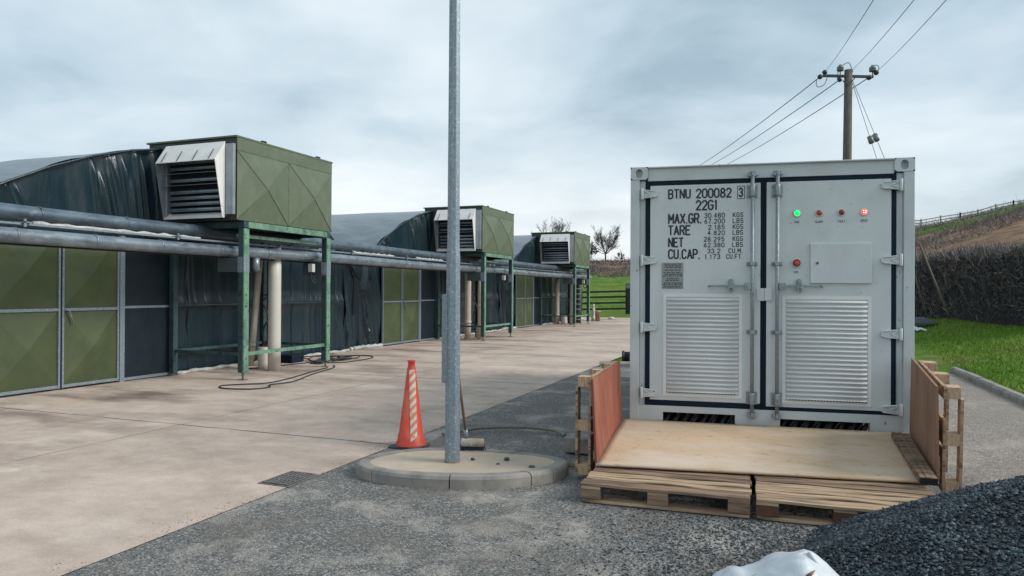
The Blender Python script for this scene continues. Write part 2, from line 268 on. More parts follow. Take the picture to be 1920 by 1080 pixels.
# ------------------------------------------------------------------ mesh builder
def empty(name, label, cat, loc=(0, 0, 0), rot=(0, 0, 0), group=None, kind=None):
    o = bpy.data.objects.new(name, None); S.collection.objects.link(o); o.empty_display_size = .2
    o.location = loc; o.rotation_euler = rot; tag(o, label, cat, group, kind); return o
def tag(o, label=None, cat=None, group=None, kind=None):
    for k, v in (('label', label), ('category', cat), ('group', group), ('kind', kind)):
        if v: o[k] = v
    return o
def cr_pts(P, n=6, closed=False):
    P = [Vector(p) for p in P]; out = []; N_ = len(P)
    for i in range(N_ if closed else N_-1):
        g = lambda j: P[j % N_] if closed else P[max(0, min(N_-1, j))]
        a, b, c, d = g(i-1), g(i), g(i+1), g(i+2)
        for k in range(n):
            t = k/n; out.append(.5*((2*b)+(c-a)*t+(2*a-5*b+4*c-d)*t*t+(3*b-a-3*c+d)*t**3))
    if not closed: out.append(P[-1])
    return out
class MB:
    def __init__(s): s.v = []; s.f = []; s.sm = []
    def add(s, vs, fs, smooth=False):
        o = len(s.v); s.v += [tuple(x) for x in vs]; s.f += [tuple(i+o for i in q) for q in fs]; s.sm += [smooth]*len(fs); return s
    def box(s, x0, x1, y0, y1, z0, z1):
        return s.add([(x0, y0, z0), (x1, y0, z0), (x1, y1, z0), (x0, y1, z0), (x0, y0, z1), (x1, y0, z1), (x1, y1, z1), (x0, y1, z1)],
                     [(0, 3, 2, 1), (4, 5, 6, 7), (0, 1, 5, 4), (1, 2, 6, 5), (2, 3, 7, 6), (3, 0, 4, 7)])
    def hexa(s, b, t):   # bottom quad, top quad (ccw from above)
        return s.add(list(b)+list(t), [(0, 3, 2, 1), (4, 5, 6, 7), (0, 1, 5, 4), (1, 2, 6, 5), (2, 3, 7, 6), (3, 0, 4, 7)])
    def beam(s, a, b, w, h):
        a, b = Vector(a), Vector(b); d = (b-a).normalized(); u = d.cross(Vector((0, 0, 1)))
        if u.length < 1e-3: u = Vector((1, 0, 0))
        u.normalize(); q = u.cross(d); u = u*w/2; q = q*h/2
        return s.hexa([a-u-q, b-u-q, b+u-q, a+u-q], [a-u+q, b-u+q, b+u+q, a+u+q])
    def tube(s, P, r, n=12, caps=True, smooth=True):
        P = [Vector(p) for p in P]; rr = r if isinstance(r, (list, tuple)) else [r]*len(P)
        vs = []; fs = []; prev = None
        for i, p in enumerate(P):
            d = (P[min(i+1, len(P)-1)]-P[max(i-1, 0)]).normalized()
            if prev is None:
                u = d.cross(Vector((0, 0, 1)));
                if u.length < 1e-2: u = d.cross(Vector((1, 0, 0)))
            else: u = prev-d*prev.dot(d)
            u.normalize(); prev = u; w = d.cross(u)
            for k in range(n):
                a = 2*math.pi*k/n; vs.append(p+(u*math.cos(a)+w*math.sin(a))*rr[i])
        for i in range(len(P)-1):
            for k in range(n): fs.append((i*n+k, i*n+(k+1) % n, (i+1)*n+(k+1) % n, (i+1)*n+k))
        s.add(vs, fs, smooth)
        if caps: s.add([], []); o = len(s.v)-len(vs); s.f += [tuple(o+k for k in range(n))[::-1], tuple(o+(len(P)-1)*n+k for k in range(n))]; s.sm += [False, False]
        return s
    def lathe(s, prof, c=(0, 0, 0), n=24, smooth=True):   # (r,z)
        vs = []; fs = []
        for r_, z in prof:
            for k in range(n): a = 2*math.pi*k/n; vs.append((c[0]+r_*math.cos(a), c[1]+r_*math.sin(a), c[2]+z))
        for i in range(len(prof)-1):
            for k in range(n): fs.append((i*n+k, i*n+(k+1) % n, (i+1)*n+(k+1) % n, (i+1)*n+k))
        return s.add(vs, fs, smooth)
    def disc(s, c, r, y0, y1, n=20):      # cylinder with axis Y
        return s.tube([(c[0], y0, c[1]), (c[0], y1, c[1])], r, n)
    def prism(s, pts, y0, y1):            # polygon in x,z extruded along y
        n = len(pts); vs = [(x, y0, z) for x, z in pts]+[(x, y1, z) for x, z in pts]
        return s.add(vs, [tuple(range(n)), tuple(range(2*n-1, n-1, -1))]+[(i, n+i, n+(i+1) % n, (i+1) % n) for i in range(n)])
    def prismx(s, pts, x0, x1):           # polygon in y,z extruded along x
        n = len(pts); vs = [(x0, y, z) for y, z in pts]+[(x1, y, z) for y, z in pts]
        return s.add(vs, [tuple(range(n))[::-1], tuple(range(n, 2*n))]+[(i, (i+1) % n, n+(i+1) % n, n+i) for i in range(n)])
    def grid(s, fn, nu, nv, smooth=True):
        vs = [fn(i/nu, j/nv) for j in range(nv+1) for i in range(nu+1)]
        return s.add(vs, [(j*(nu+1)+i, j*(nu+1)+i+1, (j+1)*(nu+1)+i+1, (j+1)*(nu+1)+i) for j in range(nv) for i in range(nu)], smooth)
    def build(s, name, m_, parent=None, bevel=0, seg=2, solid=0):
        me = bpy.data.meshes.new(name); me.from_pydata(s.v, [], s.f); me.materials.append(M[m_] if isinstance(m_, str) else m_)
        me.polygons.foreach_set('use_smooth', s.sm); me.update()
        o = bpy.data.objects.new(name, me); S.collection.objects.link(o)
        if parent: o.parent = parent
        if solid: q = o.modifiers.new('solid', 'SOLIDIFY'); q.thickness = solid
        if bevel: q = o.modifiers.new('bevel', 'BEVEL'); q.width = bevel; q.segments = seg; q.limit_method = 'ANGLE'; q.angle_limit = R(40)
        return o
def np_mesh(name, V, F, m_, parent=None):
    V = np.asarray(V, np.float32); F = np.asarray(F, np.int32); k = F.shape[1]
    me = bpy.data.meshes.new(name); me.vertices.add(len(V)); me.vertices.foreach_set('co', V.ravel())
    me.loops.add(F.size); me.loops.foreach_set('vertex_index', F.ravel()); me.polygons.add(len(F))
    me.polygons.foreach_set('loop_start', np.arange(0, F.size, k, dtype=np.int32)); me.polygons.foreach_set('loop_total', np.full(len(F), k, np.int32))
    me.update(calc_edges=True); me.materials.append(M[m_]); o = bpy.data.objects.new(name, me); S.collection.objects.link(o)
    if parent: o.parent = parent
    return o
def copy_tree(o, parent=None):
    c = o.copy(); S.collection.objects.link(c)
    if parent: c.parent = parent
    for ch in list(o.children): copy_tree(ch, c)
    return c
def arc(cx, cy, rx, ry, a0, a1, n=6): return [(cx+rx*math.cos(R(a0+(a1-a0)*i/n)), cy+ry*math.sin(R(a0+(a1-a0)*i/n))) for i in range(n+1)]
GL = {   # stroke glyphs on a 0..1 by 0..1 box: narrow stencil-like capitals
 'B': [[(0, 0), (0, 1), (.6, 1)]+arc(.6, .76, .36, .24, 90, -90)+[(0, .52)], [(.6, .52)]+arc(.62, .26, .38, .26, 90, -90)+[(0, 0)]],
 'T': [[(0, 1), (1, 1)], [(.5, 1), (.5, 0)]], 'N': [[(0, 0), (0, 1), (1, 0), (1, 1)]],
 'U': [[(0, 1), (0, .26)]+arc(.5, .26, .5, .26, 180, 360)+[(1, 1)]], 'I': [[(.5, 0), (.5, 1)]],
 'G': [arc(.5, .74, .5, .26, 20, 180)+arc(.5, .26, .5, .26, 180, 360)+[(1, .48), (.55, .48)]],
 'C': [arc(.5, .74, .5, .26, 15, 180)+arc(.5, .26, .5, .26, 180, 345)],
 'O': [arc(.5, .74, .5, .26, 0, 180)+arc(.5, .26, .5, .26, 180, 360)+[(1, .74)]], 'D': [[(0, 0), (0, 1), (.45, 1)]+arc(.45, .72, .55, .28, 90, 0)+arc(.45, .28, .55, .28, 0, -90)+[(0, 0)]],
 'M': [[(0, 0), (0, 1), (.5, .35), (1, 1), (1, 0)]], 'A': [[(0, 0), (.5, 1), (1, 0)], [(.17, .32), (.83, .32)]], 'X': [[(0, 0), (1, 1)], [(0, 1), (1, 0)]],
 'R': [[(0, 0), (0, 1), (.6, 1)]+arc(.6, .74, .4, .26, 90, -90)+[(0, .48)], [(.55, .48), (1, 0)]], 'P': [[(0, 0), (0, 1), (.6, 1)]+arc(.6, .74, .4, .26, 90, -90)+[(0, .48)]],
 'E': [[(1, 1), (0, 1), (0, 0), (1, 0)], [(0, .52), (.8, .52)]], 'F': [[(1, 1), (0, 1), (0, 0)], [(0, .52), (.8, .52)]], 'L': [[(0, 1), (0, 0), (1, 0)]], 'K': [[(0, 0), (0, 1)], [(1, 1), (0, .42)], [(.3, .6), (1, 0)]],
 'S': [arc(.5, .75, .5, .25, 20, 180)+[(.02, .68), (.2, .55), (.8, .45), (.98, .32)]+arc(.5, .25, .5, .25, 0, -160)],
 '0': [arc(.5, .72, .5, .28, 0, 180)+arc(.5, .28, .5, .28, 180, 360)+[(1, .72)]], '1': [[(.2, .8), (.55, 1), (.55, 0)]],
 '2': [arc(.5, .72, .5, .28, 170, -25)+[(0, 0), (1, 0)]], '3': [arc(.48, .75, .48, .25, 165, -80)+[(.45, .52)]+arc(.48, .26, .52, .26, 90, -165)],
 '4': [[(.72, 0), (.72, 1)], [(.72, 1), (0, .30), (1, .30)]], '5': [[(.92, 1), (.12, 1), (.06, .56)]+arc(.48, .32, .5, .32, 130, -160)],
 '6': [[(.7, 1), (.08, .45)]+arc(.5, .29, .48, .29, 150, 510)], '7': [[(0, 1), (1, 1), (.35, 0)]],
 '8': [arc(.5, .76, .42, .24, -90, 270, 12), arc(.5, .26, .5, .26, 90, 450, 12)], '9': [[(.3, 0), (.92, .55)]+arc(.5, .71, .48, .29, -30, 330)]}
def text_mesh(body, x0, x1, z0, z1, y, bold=0., space=1.0):
    h = z1-z0; w = .115*h*(1+bold*20); W_ = {'.': .22, 'I': .35, '1': .55, 'M': 1.15, '3': 1.}; gap = .42*space
    tot = sum(W_.get(c, 1.) for c in body)+gap*(len(body)-1); cw = (x1-x0-w)/tot
    if len(body) == 1: cw = x1-x0-w
    vs = []; fs = []; x = x0+w/2; k = 0
    def seg(a, b):
        nonlocal k
        d = math.hypot(b[0]-a[0], b[1]-a[1]);
        if d < 1e-6: return
        u = ((b[0]-a[0])/d*w/2, (b[1]-a[1])/d*w/2); n_ = (-u[1], u[0]); o = len(vs); yk = y-.00002*(k % 9); k += 1; e_ = .45
        vs.extend([(a[0]-n_[0]-u[0]*e_, yk, a[1]-n_[1]-u[1]*e_), (b[0]-n_[0]+u[0]*e_, yk, b[1]-n_[1]+u[1]*e_), (b[0]+n_[0]+u[0]*e_, yk, b[1]+n_[1]+u[1]*e_), (a[0]+n_[0]-u[0]*e_, yk, a[1]+n_[1]-u[1]*e_)]); fs.append((o, o+1, o+2, o+3))
    for c in body:
        g = W_.get(c, 1.)*cw
        if c == '.': seg((x+g*.2, z0+w*.5), (x+g*.2+w*.25, z0+w*.5))
        else:
            for pl_ in GL[c]:
                P_ = [(x+a*g, z0+w/2+b*(h-w)) for a, b in pl_]
                for a, b in zip(P_, P_[1:]): seg(a, b)
        x += g+gap*cw
    return vs, fs
def hash2(i, j): return (math.sin(i*127.1+j*311.7)*43758.5453) % 1.0
def vnoise(x, y):
    i, j = math.floor(x), math.floor(y); u, v = x-i, y-j; u = u*u*(3-2*u); v = v*v*(3-2*v)
    return (hash2(i, j)*(1-u)+hash2(i+1, j)*u)*(1-v)+(hash2(i, j+1)*(1-u)+hash2(i+1, j+1)*u)*v
def fbm(x, y, o=4):
    a = .5; t = 0
    for _ in range(o): t += a*vnoise(x, y); x *= 2.03; y *= 2.03; a *= .5
    return t
def sstep(a, b, x):
    t = max(0., min(1., (x-a)/(b-a))); return t*t*(3-2*t)

# ------------------------------------------------------------------ terrain (heights by bearing and range from the yard corner)
TAB = [(1150, [(0, 0), (47, -.02), (52, .35), (60, 1.9), (75, 3.9), (92, 5.3), (110, 5.0), (260, 2)]),
       (1450, [(0, 0), (17, .0), (35, .5), (60, 2.6), (80, 5.5), (105, 8.6), (125, 8.0), (260, 4)]),
       (1720, [(0, 0), (17, .02), (21, .25), (31, .78), (60, 4.3), (90, 8.2), (115, 10.6), (140, 9.8), (260, 6)]),
       (1920, [(0, 0), (12.5, .02), (15, .16), (24.6, .76), (50, 4.9), (90, 10.6), (123, 13.6), (150, 12.5), (260, 8)])]
TA = [math.atan((u-960)/1336.63) for u, _ in TAB]
def terr(x, y):
    a = math.atan2(x*rt.x+y*rt.y, x*fw.x+y*fw.y); r_ = math.hypot(x, y)
    hs = [np.interp(r_, [p[0] for p in t], [p[1] for p in t]) for _, t in TAB]
    if x*fw.x+y*fw.y < 0 or (x < -3.4 and y < 41.5): return 0.
    h = float(np.interp(a, TA, hs))
    w_ = sstep(-.16, .06, a)     # flat farmland on the left, bank and hill on the right
    h *= .35+.65*w_
    if y < 16.2+(x-2.8)*.28 and x < kerbx(y)+.05: return 0.
    h = max(h, .09) if (y > 9 and r_ < 30 and x > 1) else h
    h += (fbm(x*.22+7, y*.22)-.47)*min(1.2, max(0, (r_-49)/25)) if r_ > 49 else 0
    return h
def kerbx(y): return 3.12 if y > 10.4 else 3.12+(10.4-y)*1.3
def build_ground():
    us = np.concatenate([np.linspace(-math.pi, -.9, 14), np.linspace(-.85, .85, 190), np.linspace(.9, math.pi, 14)])
    rs = np.concatenate([[.01, 3, 6, 9], np.linspace(11, 60, 80), np.linspace(61.5, 170, 70), [190, 230, 300, 450, 800, 1500]])
    V = []; br = []
    for r_ in rs:
        for a in us:
            x = rt.x*math.sin(a)*r_+fw.x*math.cos(a)*r_; y = rt.y*math.sin(a)*r_+fw.y*math.cos(a)*r_
            z = terr(x, y) if r_ < 300 else terr(x*300/r_, y*300/r_)*max(0, 1-(r_-300)/800)
            V.append((x, y, z-.03))
            aw = sstep(.2, .45, a)                       # right hillside bracken / left bank brambles
            b1 = (sstep(40, 52, r_)-sstep(74, 92, r_))*aw; b2 = sstep(58, 84, r_)*(1-aw)
            br.append(max(b1, b2))
    n = len(us); F = [(j*n+i, j*n+i+1, (j+1)*n+i+1, (j+1)*n+i) for j in range(len(rs)-1) for i in range(n-1)]
    o = np_mesh('grass_field', V, F, 'hill'); o['kind'] = 'structure'
    at = o.data.attributes.new('brown', 'FLOAT', 'POINT'); at.data.foreach_set('value', br)
    o.data.polygons.foreach_set('use_smooth', [True]*len(F))
build_ground()
def sheet(name, pts, z, m_):
    mb = MB(); n = len(pts); mb.add([(x, y, z) for x, y in pts], [tuple(range(n))]); return tag(mb.build(name, m_), kind='structure')
sheet('concrete_yard', [(-16, -6), (-3.6, -6), (-3.6, 40.8), (-16, 40.8)], 0.004, 'yard')
sheet('gravel_yard', [(-3.6, -6), (9, -6), (9, 6), (3.1, 10.4), (3.02, 15.95), (2.8, 16.0), (-3.6, 14.15)], 0.0, 'gravel')
# ragged edge of loose gravel over the slab
# ------------------------------------------------------------------ lawn blades near the kerb
def blades(name, n, xr, yr, keep, label):
    X = rng.uniform(*xr, n); Y = rng.uniform(*yr, n); k = np.array([keep(a, b) for a, b in zip(X, Y)]); X = X[k]; Y = Y[k]; n = len(X)
    Z = np.array([terr(a, b) for a, b in zip(X, Y)])-.03
    an = rng.uniform(0, 6.28, n); h = rng.uniform(.03, .075, n); w = rng.uniform(.006, .012, n); lx = rng.normal(0, .025, n); ly = rng.normal(0, .025, n)
    V = np.empty((n, 3, 3)); V[:, 0] = np.stack([X-np.cos(an)*w, Y-np.sin(an)*w, Z], 1); V[:, 1] = np.stack([X+np.cos(an)*w, Y+np.sin(an)*w, Z], 1); V[:, 2] = np.stack([X+lx, Y+ly, Z+h], 1)
    o = np_mesh(name, V.reshape(-1, 3), np.arange(3*n).reshape(-1, 3), 'blade'); tag(o, label, 'grass', kind='stuff')
blades('lawn_grass', 95000, (-3.6, 9.5), (9.5, 30), lambda x, y: (x > kerbx(y) and y < 30 and x > 2.0+(y-16)*.04 and x < y*.38) or (x < -1.5 and 14.4+(x+3.6)*.29 < y < 21), 'short green mown grass covering the lawn beyond the kerb')

# ------------------------------------------------------------------ kerb along the gravel
kb = MB()
def kerb_run(a, b, seg=.915, h=.11, w=.125):
    a, b = Vector((*a, 0)), Vector((*b, 0)); d = b-a; n = max(1, round(d.length/seg)); t = d.normalized(); q = Vector((-t.y, t.x, 0))
    for i in range(n):
        p0 = a+d*(i/n)+t*.006; p1 = a+d*((i+1)/n)-t*.006; j = random.uniform(-.006, .006); hh = h+random.uniform(-.006, .006)
        prof = [(-w/2, -.05), (w/2, -.05), (w/2, hh), (-w/2+.035, hh), (-w/2, hh-.035)]
        vs = [p0+q*(s_+j)+Vector((0, 0, z)) for s_, z in prof]+[p1+q*(s_+j)+Vector((0, 0, z)) for s_, z in prof]
        kb.add(vs, [(0, 1, 2, 3, 4)[::-1], (5, 6, 7, 8, 9)]+[(i_, (i_+1) % 5, 5+(i_+1) % 5, 5+i_) for i_ in range(5)])
kerb_run((-3.55, 14.2), (2.75, 15.98)); kerb_run((3.02, 15.9), (3.10, 10.35)); kerb_run((3.16, 10.25), (9.2, 5.6))
tag(kb.build('kerb', 'kerb', bevel=.006), kind='structure')

# ------------------------------------------------------------------ polytunnels
TY = 10.2
def arch_z(d): return 4.08-(.068 if d < 0 else .095)*d*d
FOLDS = [(random.uniform(-.5, .5), random.uniform(5, 16), random.uniform(0, 6.28)) for _ in range(6)]
def make_tunnel():
    # local origin: mouth centre at ground, Y across, tunnel runs to -X
    t = empty('polytunnel', 'x', 'polytunnel', (-10.2, 10.7, 0))
    HW = 4.92
    def roof(u, v):
        x = -v*46; s_ = u*2-1; d = s_*HW; z = arch_z(d)+.02
        if abs(s_) > .985: z -= (abs(s_)-.985)/.015*.9
        z += -.012*abs(math.sin(x*math.pi/2.4))
        wr = .03*math.sin(x*5+d*6+3*fbm(x*.8, d*2))*sstep(1.2, 4.6, abs(d)); return (x, d, z+wr)
    MB().grid(roof, 90, 150).build('roof_cover', 'roof', t)
    # rolled hem where roof sheet meets the end sheet
    MB().tube([(.03, d, arch_z(d)+.005*math.sin(d*9)) for d in np.linspace(-HW, HW, 60)], .02, 8).build('hem', 'sheet', t)
    rr = random.Random(12)
    CRS = [(rr.uniform(-4.8, 4.8), rr.gauss(.0, .06), rr.uniform(.016, .040), rr.uniform(.022, .055), rr.uniform(.0, .4), rr.uniform(.6, 1.1)) for _ in range(120)]
    CRS = [c for c in CRS if fbm(c[0]*.9+3, 1.7, 2) > .27]
    def fold(y, z, k=1.):
        n_ = fbm(y*1.3+2, z*.4+5, 3)-.45
        return -.09+k*(.030*math.sin(y*7+3.2*math.sin(z*.7+y*.6)+6*n_)+.07*n_)
    def gable(u, v):
        s_ = u*2-1; d = s_*HW*.995; top = arch_z(d)-.01; z0 = 2.30; z = z0+(top-z0)*v if top > z0 else top-.01*(1-v)
        lean = -.34 if d < 0 else .30
        q = 0.
        for c0, dl_, w_, am, va, vb in CRS:
            x_ = d+lean*(1-v)*min(1, abs(d)/2)*1.0+dl_*(1-v)-c0
            if abs(x_) < w_*3: q += am*math.exp(-(x_/w_)**2)*sstep(va-.1, va+.15, 1-v+.1)*sstep(vb+.2, vb-.1, 1-v)
        return (.05*v+fold(d, z, .8)*min(1, max(0, (top-z0)*2))+q*(1 if v < .97 else .2)*min(1, max(0, (top-z0)*3)), d, z)
    MB().grid(gable, 900, 26).build('gable_sheet', 'sheet', t)
    MB().box(-.55, -.5, -5.1, 5.1, 0, 2.4).build('inner_wall', 'flatblack', t)
    CW = [(rr.uniform(-1, 4.4), rr.gauss(0, .10), rr.uniform(.012, .03), rr.uniform(-.05, .035)) for _ in range(26)]
    def wallsheet(y0, y1, nu, z1=2.37):
        def fn(u, v):
            y = y0+(y1-y0)*u; z = .05+(z1-.05)*v; pin = 1-.45*math.exp(-((z-1.24)/.14)**2); q = 0
            for c0, dl_, w_, am in CW:
                x_ = y-c0-dl_*(z-1.2)
                if abs(x_) < w_*3: q += am*math.exp(-(x_/w_)**2)
            return (fold(y, z*.5, .8)*pin+q*pin, y, min(z, arch_z(y)-.01))
        return MB().grid(fn, nu, 30)
    wallsheet(-1.0, 4.45, 520).build('end_sheet', 'sheet', t)
    CD = [(rr.uniform(4.3, 6.1), rr.gauss(-.16, .16), rr.uniform(.012, .035), rr.uniform(-.04, .06)) for _ in range(26)]
    def drape(u, v):
        y = 4.33+1.70*u; z = .06+2.5*v; q = 0
        for c0, dl_, w_, am in CD:
            x_ = y-c0-dl_*(z-1.2)
            if abs(x_) < w_*3: q += am*math.exp(-(x_/w_)**2)
        return (-.06-.14*math.sin(u*math.pi)**2*(1-.4*v)+.03*math.sin((y+z*.33)*8+3*fbm(y*2, z*.5))+q*1.2, y, z)
    MB().grid(drape, 300, 30).build('corner_drape', 'sheet', t)
    MB().tube([(.05, y, 1.24) for y in (-1., 4.0)], .018, 8).build('clamp_rail', 'dgreen', t)
    # flat black panel
    p = MB().box(-.03, .0, -2.02, -1.02, .07, 2.37).build('side_panel', 'flatblack', t)
    fr = MB()
    fr.box(-.02, .035, -2.12, -2.03, .0, 2.40); fr.box(-.02, .03, -2.03, -1.02, .02, .065); fr.box(.002, .022, -2.03, -1.02, 1.21, 1.25)
    fr.build('panel_frame', 'galv', p)
    # double door: two leaves
    for i, (y0, y1) in enumerate(((-4.17, -3.14), (-3.11, -2.13))):
        dp_ = MB()
        for z0, z1 in ((.08, 1.19), (1.235, 2.36)):
            c = ((y0+y1)/2, (z0+z1)/2); q = [(0, y0+.03, z0), (0, y1-.03, z0), (0, y1-.03, z1), (0, y0+.03, z1)]
            dp_.add(q+[(.075, c[0], c[1])], [(0, 1, 4), (1, 2, 4), (2, 3, 4), (3, 0, 4)])
        d_ = dp_.build('door', 'doorgreen', t)
        f_ = MB(); f_.box(-.02, .03, y0, y0+.03, .03, 2.38); f_.box(-.02, .03, y1-.03, y1, .03, 2.38)
        f_.box(-.02, .026, y0+.03, y1-.03, .035, .08); f_.box(-.02, .026, y0+.03, y1-.03, 1.19, 1.235); f_.box(-.02, .026, y0+.03, y1-.03, 2.34, 2.38)
        f_.build('door_frame', 'galv', d_, bevel=.003)
        if i:
            MB().tube([(.05, y0+.05, 1.21), (.06, y0+.09, 1.20), (.07, y0+.15, 1.00)], .011, 8).tube([(.02, y0+.05, 1.21), (.06, y0+.05, 1.21)], .014, 8).build('handle', 'galv', d_)
    # white skirt roll along the foot of the sheet
    sk = MB(); sk.tube([(.05+.015*math.sin(y*5), y, .035+.008*math.sin(y*9)) for y in np.linspace(-1.0, 4.4, 60)], [.035+.008*math.sin(i*1.7) for i in range(60)], 8)
    sk.tube([(-.12+.13*abs(u-.5)*2, 4.5+1.5*u, .045) for u in np.linspace(0, 1, 20)], [.05+.012*math.sin(i*2.1) for i in range(20)], 8)
    sk.build('ground_skirt', 'skirt', t)
    return t
tun = make_tunnel()
tun['label'] = 'nearest dark sheeted polytunnel, its double doors at the left edge of the photo'
tun['group'] = 'polytunnels with green doors along the yard'
for i, lab in ((1, 'middle dark polytunnel with green doors left of the lamp post'), (2, 'farthest dark polytunnel with small green doors right of the lamp post')):
    c = copy_tree(tun); c.location.y += TY*i; c['label'] = lab

# ------------------------------------------------------------------ fan units, stands
def make_unit():
    # local origin: below centre of casing; casing X -1.75..0, Y -1.32..1.32, Z 2.68..4.1
    t = empty('ventilation_unit', 'x', 'ventilation unit', (-8.5, 10.7, 0))
    X0, Y0, Y1, Z0, Z1 = -1.95, -1.32, 1.31, 2.69, 4.09
    MB().box(X0, -.012, Y0+.006, Y1, Z0, Z1-.03).build('casing', 'olivedark', t, bevel=.004)
    cap = MB().box(X0-.03, .012, Y0-.03, Y1+.02, Z1-.028, Z1).build('top_plate', 'olive', t)
    # front skin: two pyramidal creased panels under a flat fascia
    sk = MB(); zt = 3.84
    sk.box(-.012, .004, Y0, Y1, zt+.004, Z1-.03)
    ym = (Y0+Y1)/2
    for a, b in ((Y0, ym-.002), (ym+.002, Y1)):
        c = ((a+b)/2, (Z0+zt)/2)
        sk.add([(0, a, Z0), (0, b, Z0), (0, b, zt), (0, a, zt), (.085, c[0], c[1])], [(0, 1, 4), (1, 2, 4), (2, 3, 4), (3, 0, 4)])
        for p_, q_ in (((a, Z0), (b, zt)), ((a, zt), (b, Z0))):
            sk.tube([(.004, p_[0], p_[1]), (.089, c[0], c[1]), (.004, q_[0], q_[1])], .005, 5, smooth=True)
    rv = sk
    for i in range(9): rv.box(.004, .010, Y0+.1+i*.3, Y0+.112+i*.3, zt+.018, zt+.03); rv.box(.004, .010, Y0+.1+i*.3, Y0+.112+i*.3, Z0+.012, Z0+.024)
    for i in range(5): rv.box(.004, .012, ym-.006, ym+.006, Z0+.25+i*.2, Z0+.262+i*.2)
    sk.build('front_panel', 'olive', t)
    for y in (-.45, 1.12):
        lg = MB(); lg.box(-.22, -.17, y-.05, y-.035, Z1, Z1+.07); lg.box(-.22, -.17, y+.035, y+.05, Z1, Z1+.07); lg.box(-.22, -.17, y-.05, y+.05, Z1+.07, Z1+.085)
        lg.build('lifting_lug', 'dgreen', t)
    # hood on the -Y side. local Y of casing face = -1.32
    hx0, hx1 = -1.47, -.20; yb = Y0-.07; yt = Y0-.30; ybot = Y0-.12
    zT, zL, zB = 3.99, 3.66, 2.72
    hd = MB()
    # collar
    cb = MB(); cb.box(hx0+.03, hx1, yb+.01, Y0, zB+.03, zB+.05); cb.box(hx1+.012, hx1+.17, yb+.005, Y0, zB+.06, zT-.04); cb.box(hx0+.03, hx1, yb+.01, Y0, zT-.05, zT-.03); cb.box(hx0, hx0+.02, yb, Y0, zB+.05, zT-.05)
    h_ = MB()
    th = .012
    h_.hexa([(hx0, yt, zL-th), (hx1, yt, zL-th), (hx1, yb, zT-th), (hx0, yb, zT-th)], [(hx0, yt, zL), (hx1, yt, zL), (hx1, yb, zT), (hx0, yb, zT)])   # sloping top
    def side(x, w):
        a = [(yb, zB), (ybot, zB), (yt, zL), (yb, zT)]
        return [(x, y, z) for y, z in a], [(x+w, y, z) for y, z in a]
    A, B = side(hx1, .012); h_.add(A+B, [(0, 1, 2, 3), (7, 6, 5, 4), (0, 4, 5, 1), (1, 5, 6, 2), (2, 6, 7, 3), (3, 7, 4, 0)])
    hood = h_.build('hood', 'hood', t, bevel=.002)
    k_ = MB(); A, B = side(hx0-.012, .012); k_.add(A+B, [(0, 1, 2, 3), (7, 6, 5, 4), (0, 4, 5, 1), (1, 5, 6, 2), (2, 6, 7, 3), (3, 7, 4, 0)])
    k_.v += cb.v and []; o = len(k_.v); k_.v += cb.v; k_.f += [tuple(i+o for i in q) for q in cb.f]; k_.sm += cb.sm
    k_.build('hood_collar', 'hoodin', hood)
    MB().hexa([(hx0, ybot, zB), (hx1, ybot, zB), (hx1, Y0, zB+.10), (hx0, Y0, zB+.10)], [(hx0, ybot, zB+.015), (hx1, ybot, zB+.015), (hx1, Y0, zB+.115), (hx0, Y0, zB+.115)]).build('sill', 'hood', hood)
    for i in range(4): x = hx0+.12+i*.34; MB().beam((x, yt+.005, zL+.012), (x+.02, yb-.13, zT-.14), .012, .01).build('hood_strut', 'rubber', hood)
    MB().box(hx0+.05, hx1-.02, Y0-.018, Y0-.004, zB+.06, zT-.1).build('opening', 'dark', hood)
    for i in range(10):
        z = zB+.16+i*.1; sl = MB()
        if i in (4, 6):
            sl.hexa([(hx0+.02, Y0-.16, z), (hx1-.02, Y0-.16, z), (hx1-.02, Y0-.02, z+.03), (hx0+.02, Y0-.02, z+.03)], [(hx0+.02, Y0-.16, z+.006), (hx1-.02, Y0-.16, z+.006), (hx1-.02, Y0-.02, z+.036), (hx0+.02, Y0-.02, z+.036)])
        else:
            sl.tube([(hx0+.1, Y0-.06, z), (hx1-.04, Y0-.06, z)], .028, 8)
            sl.hexa([(hx0+.1, Y0-.10, z-.034), (hx1-.04, Y0-.10, z-.034), (hx1-.04, Y0-.02, z-.004), (hx0+.1, Y0-.02, z-.004)], [(hx0+.1, Y0-.10, z-.030), (hx1-.04, Y0-.10, z-.030), (hx1-.04, Y0-.02, z), (hx0+.1, Y0-.02, z)])
        sl.build('louvre_slat', 'slat', hood)
    return t
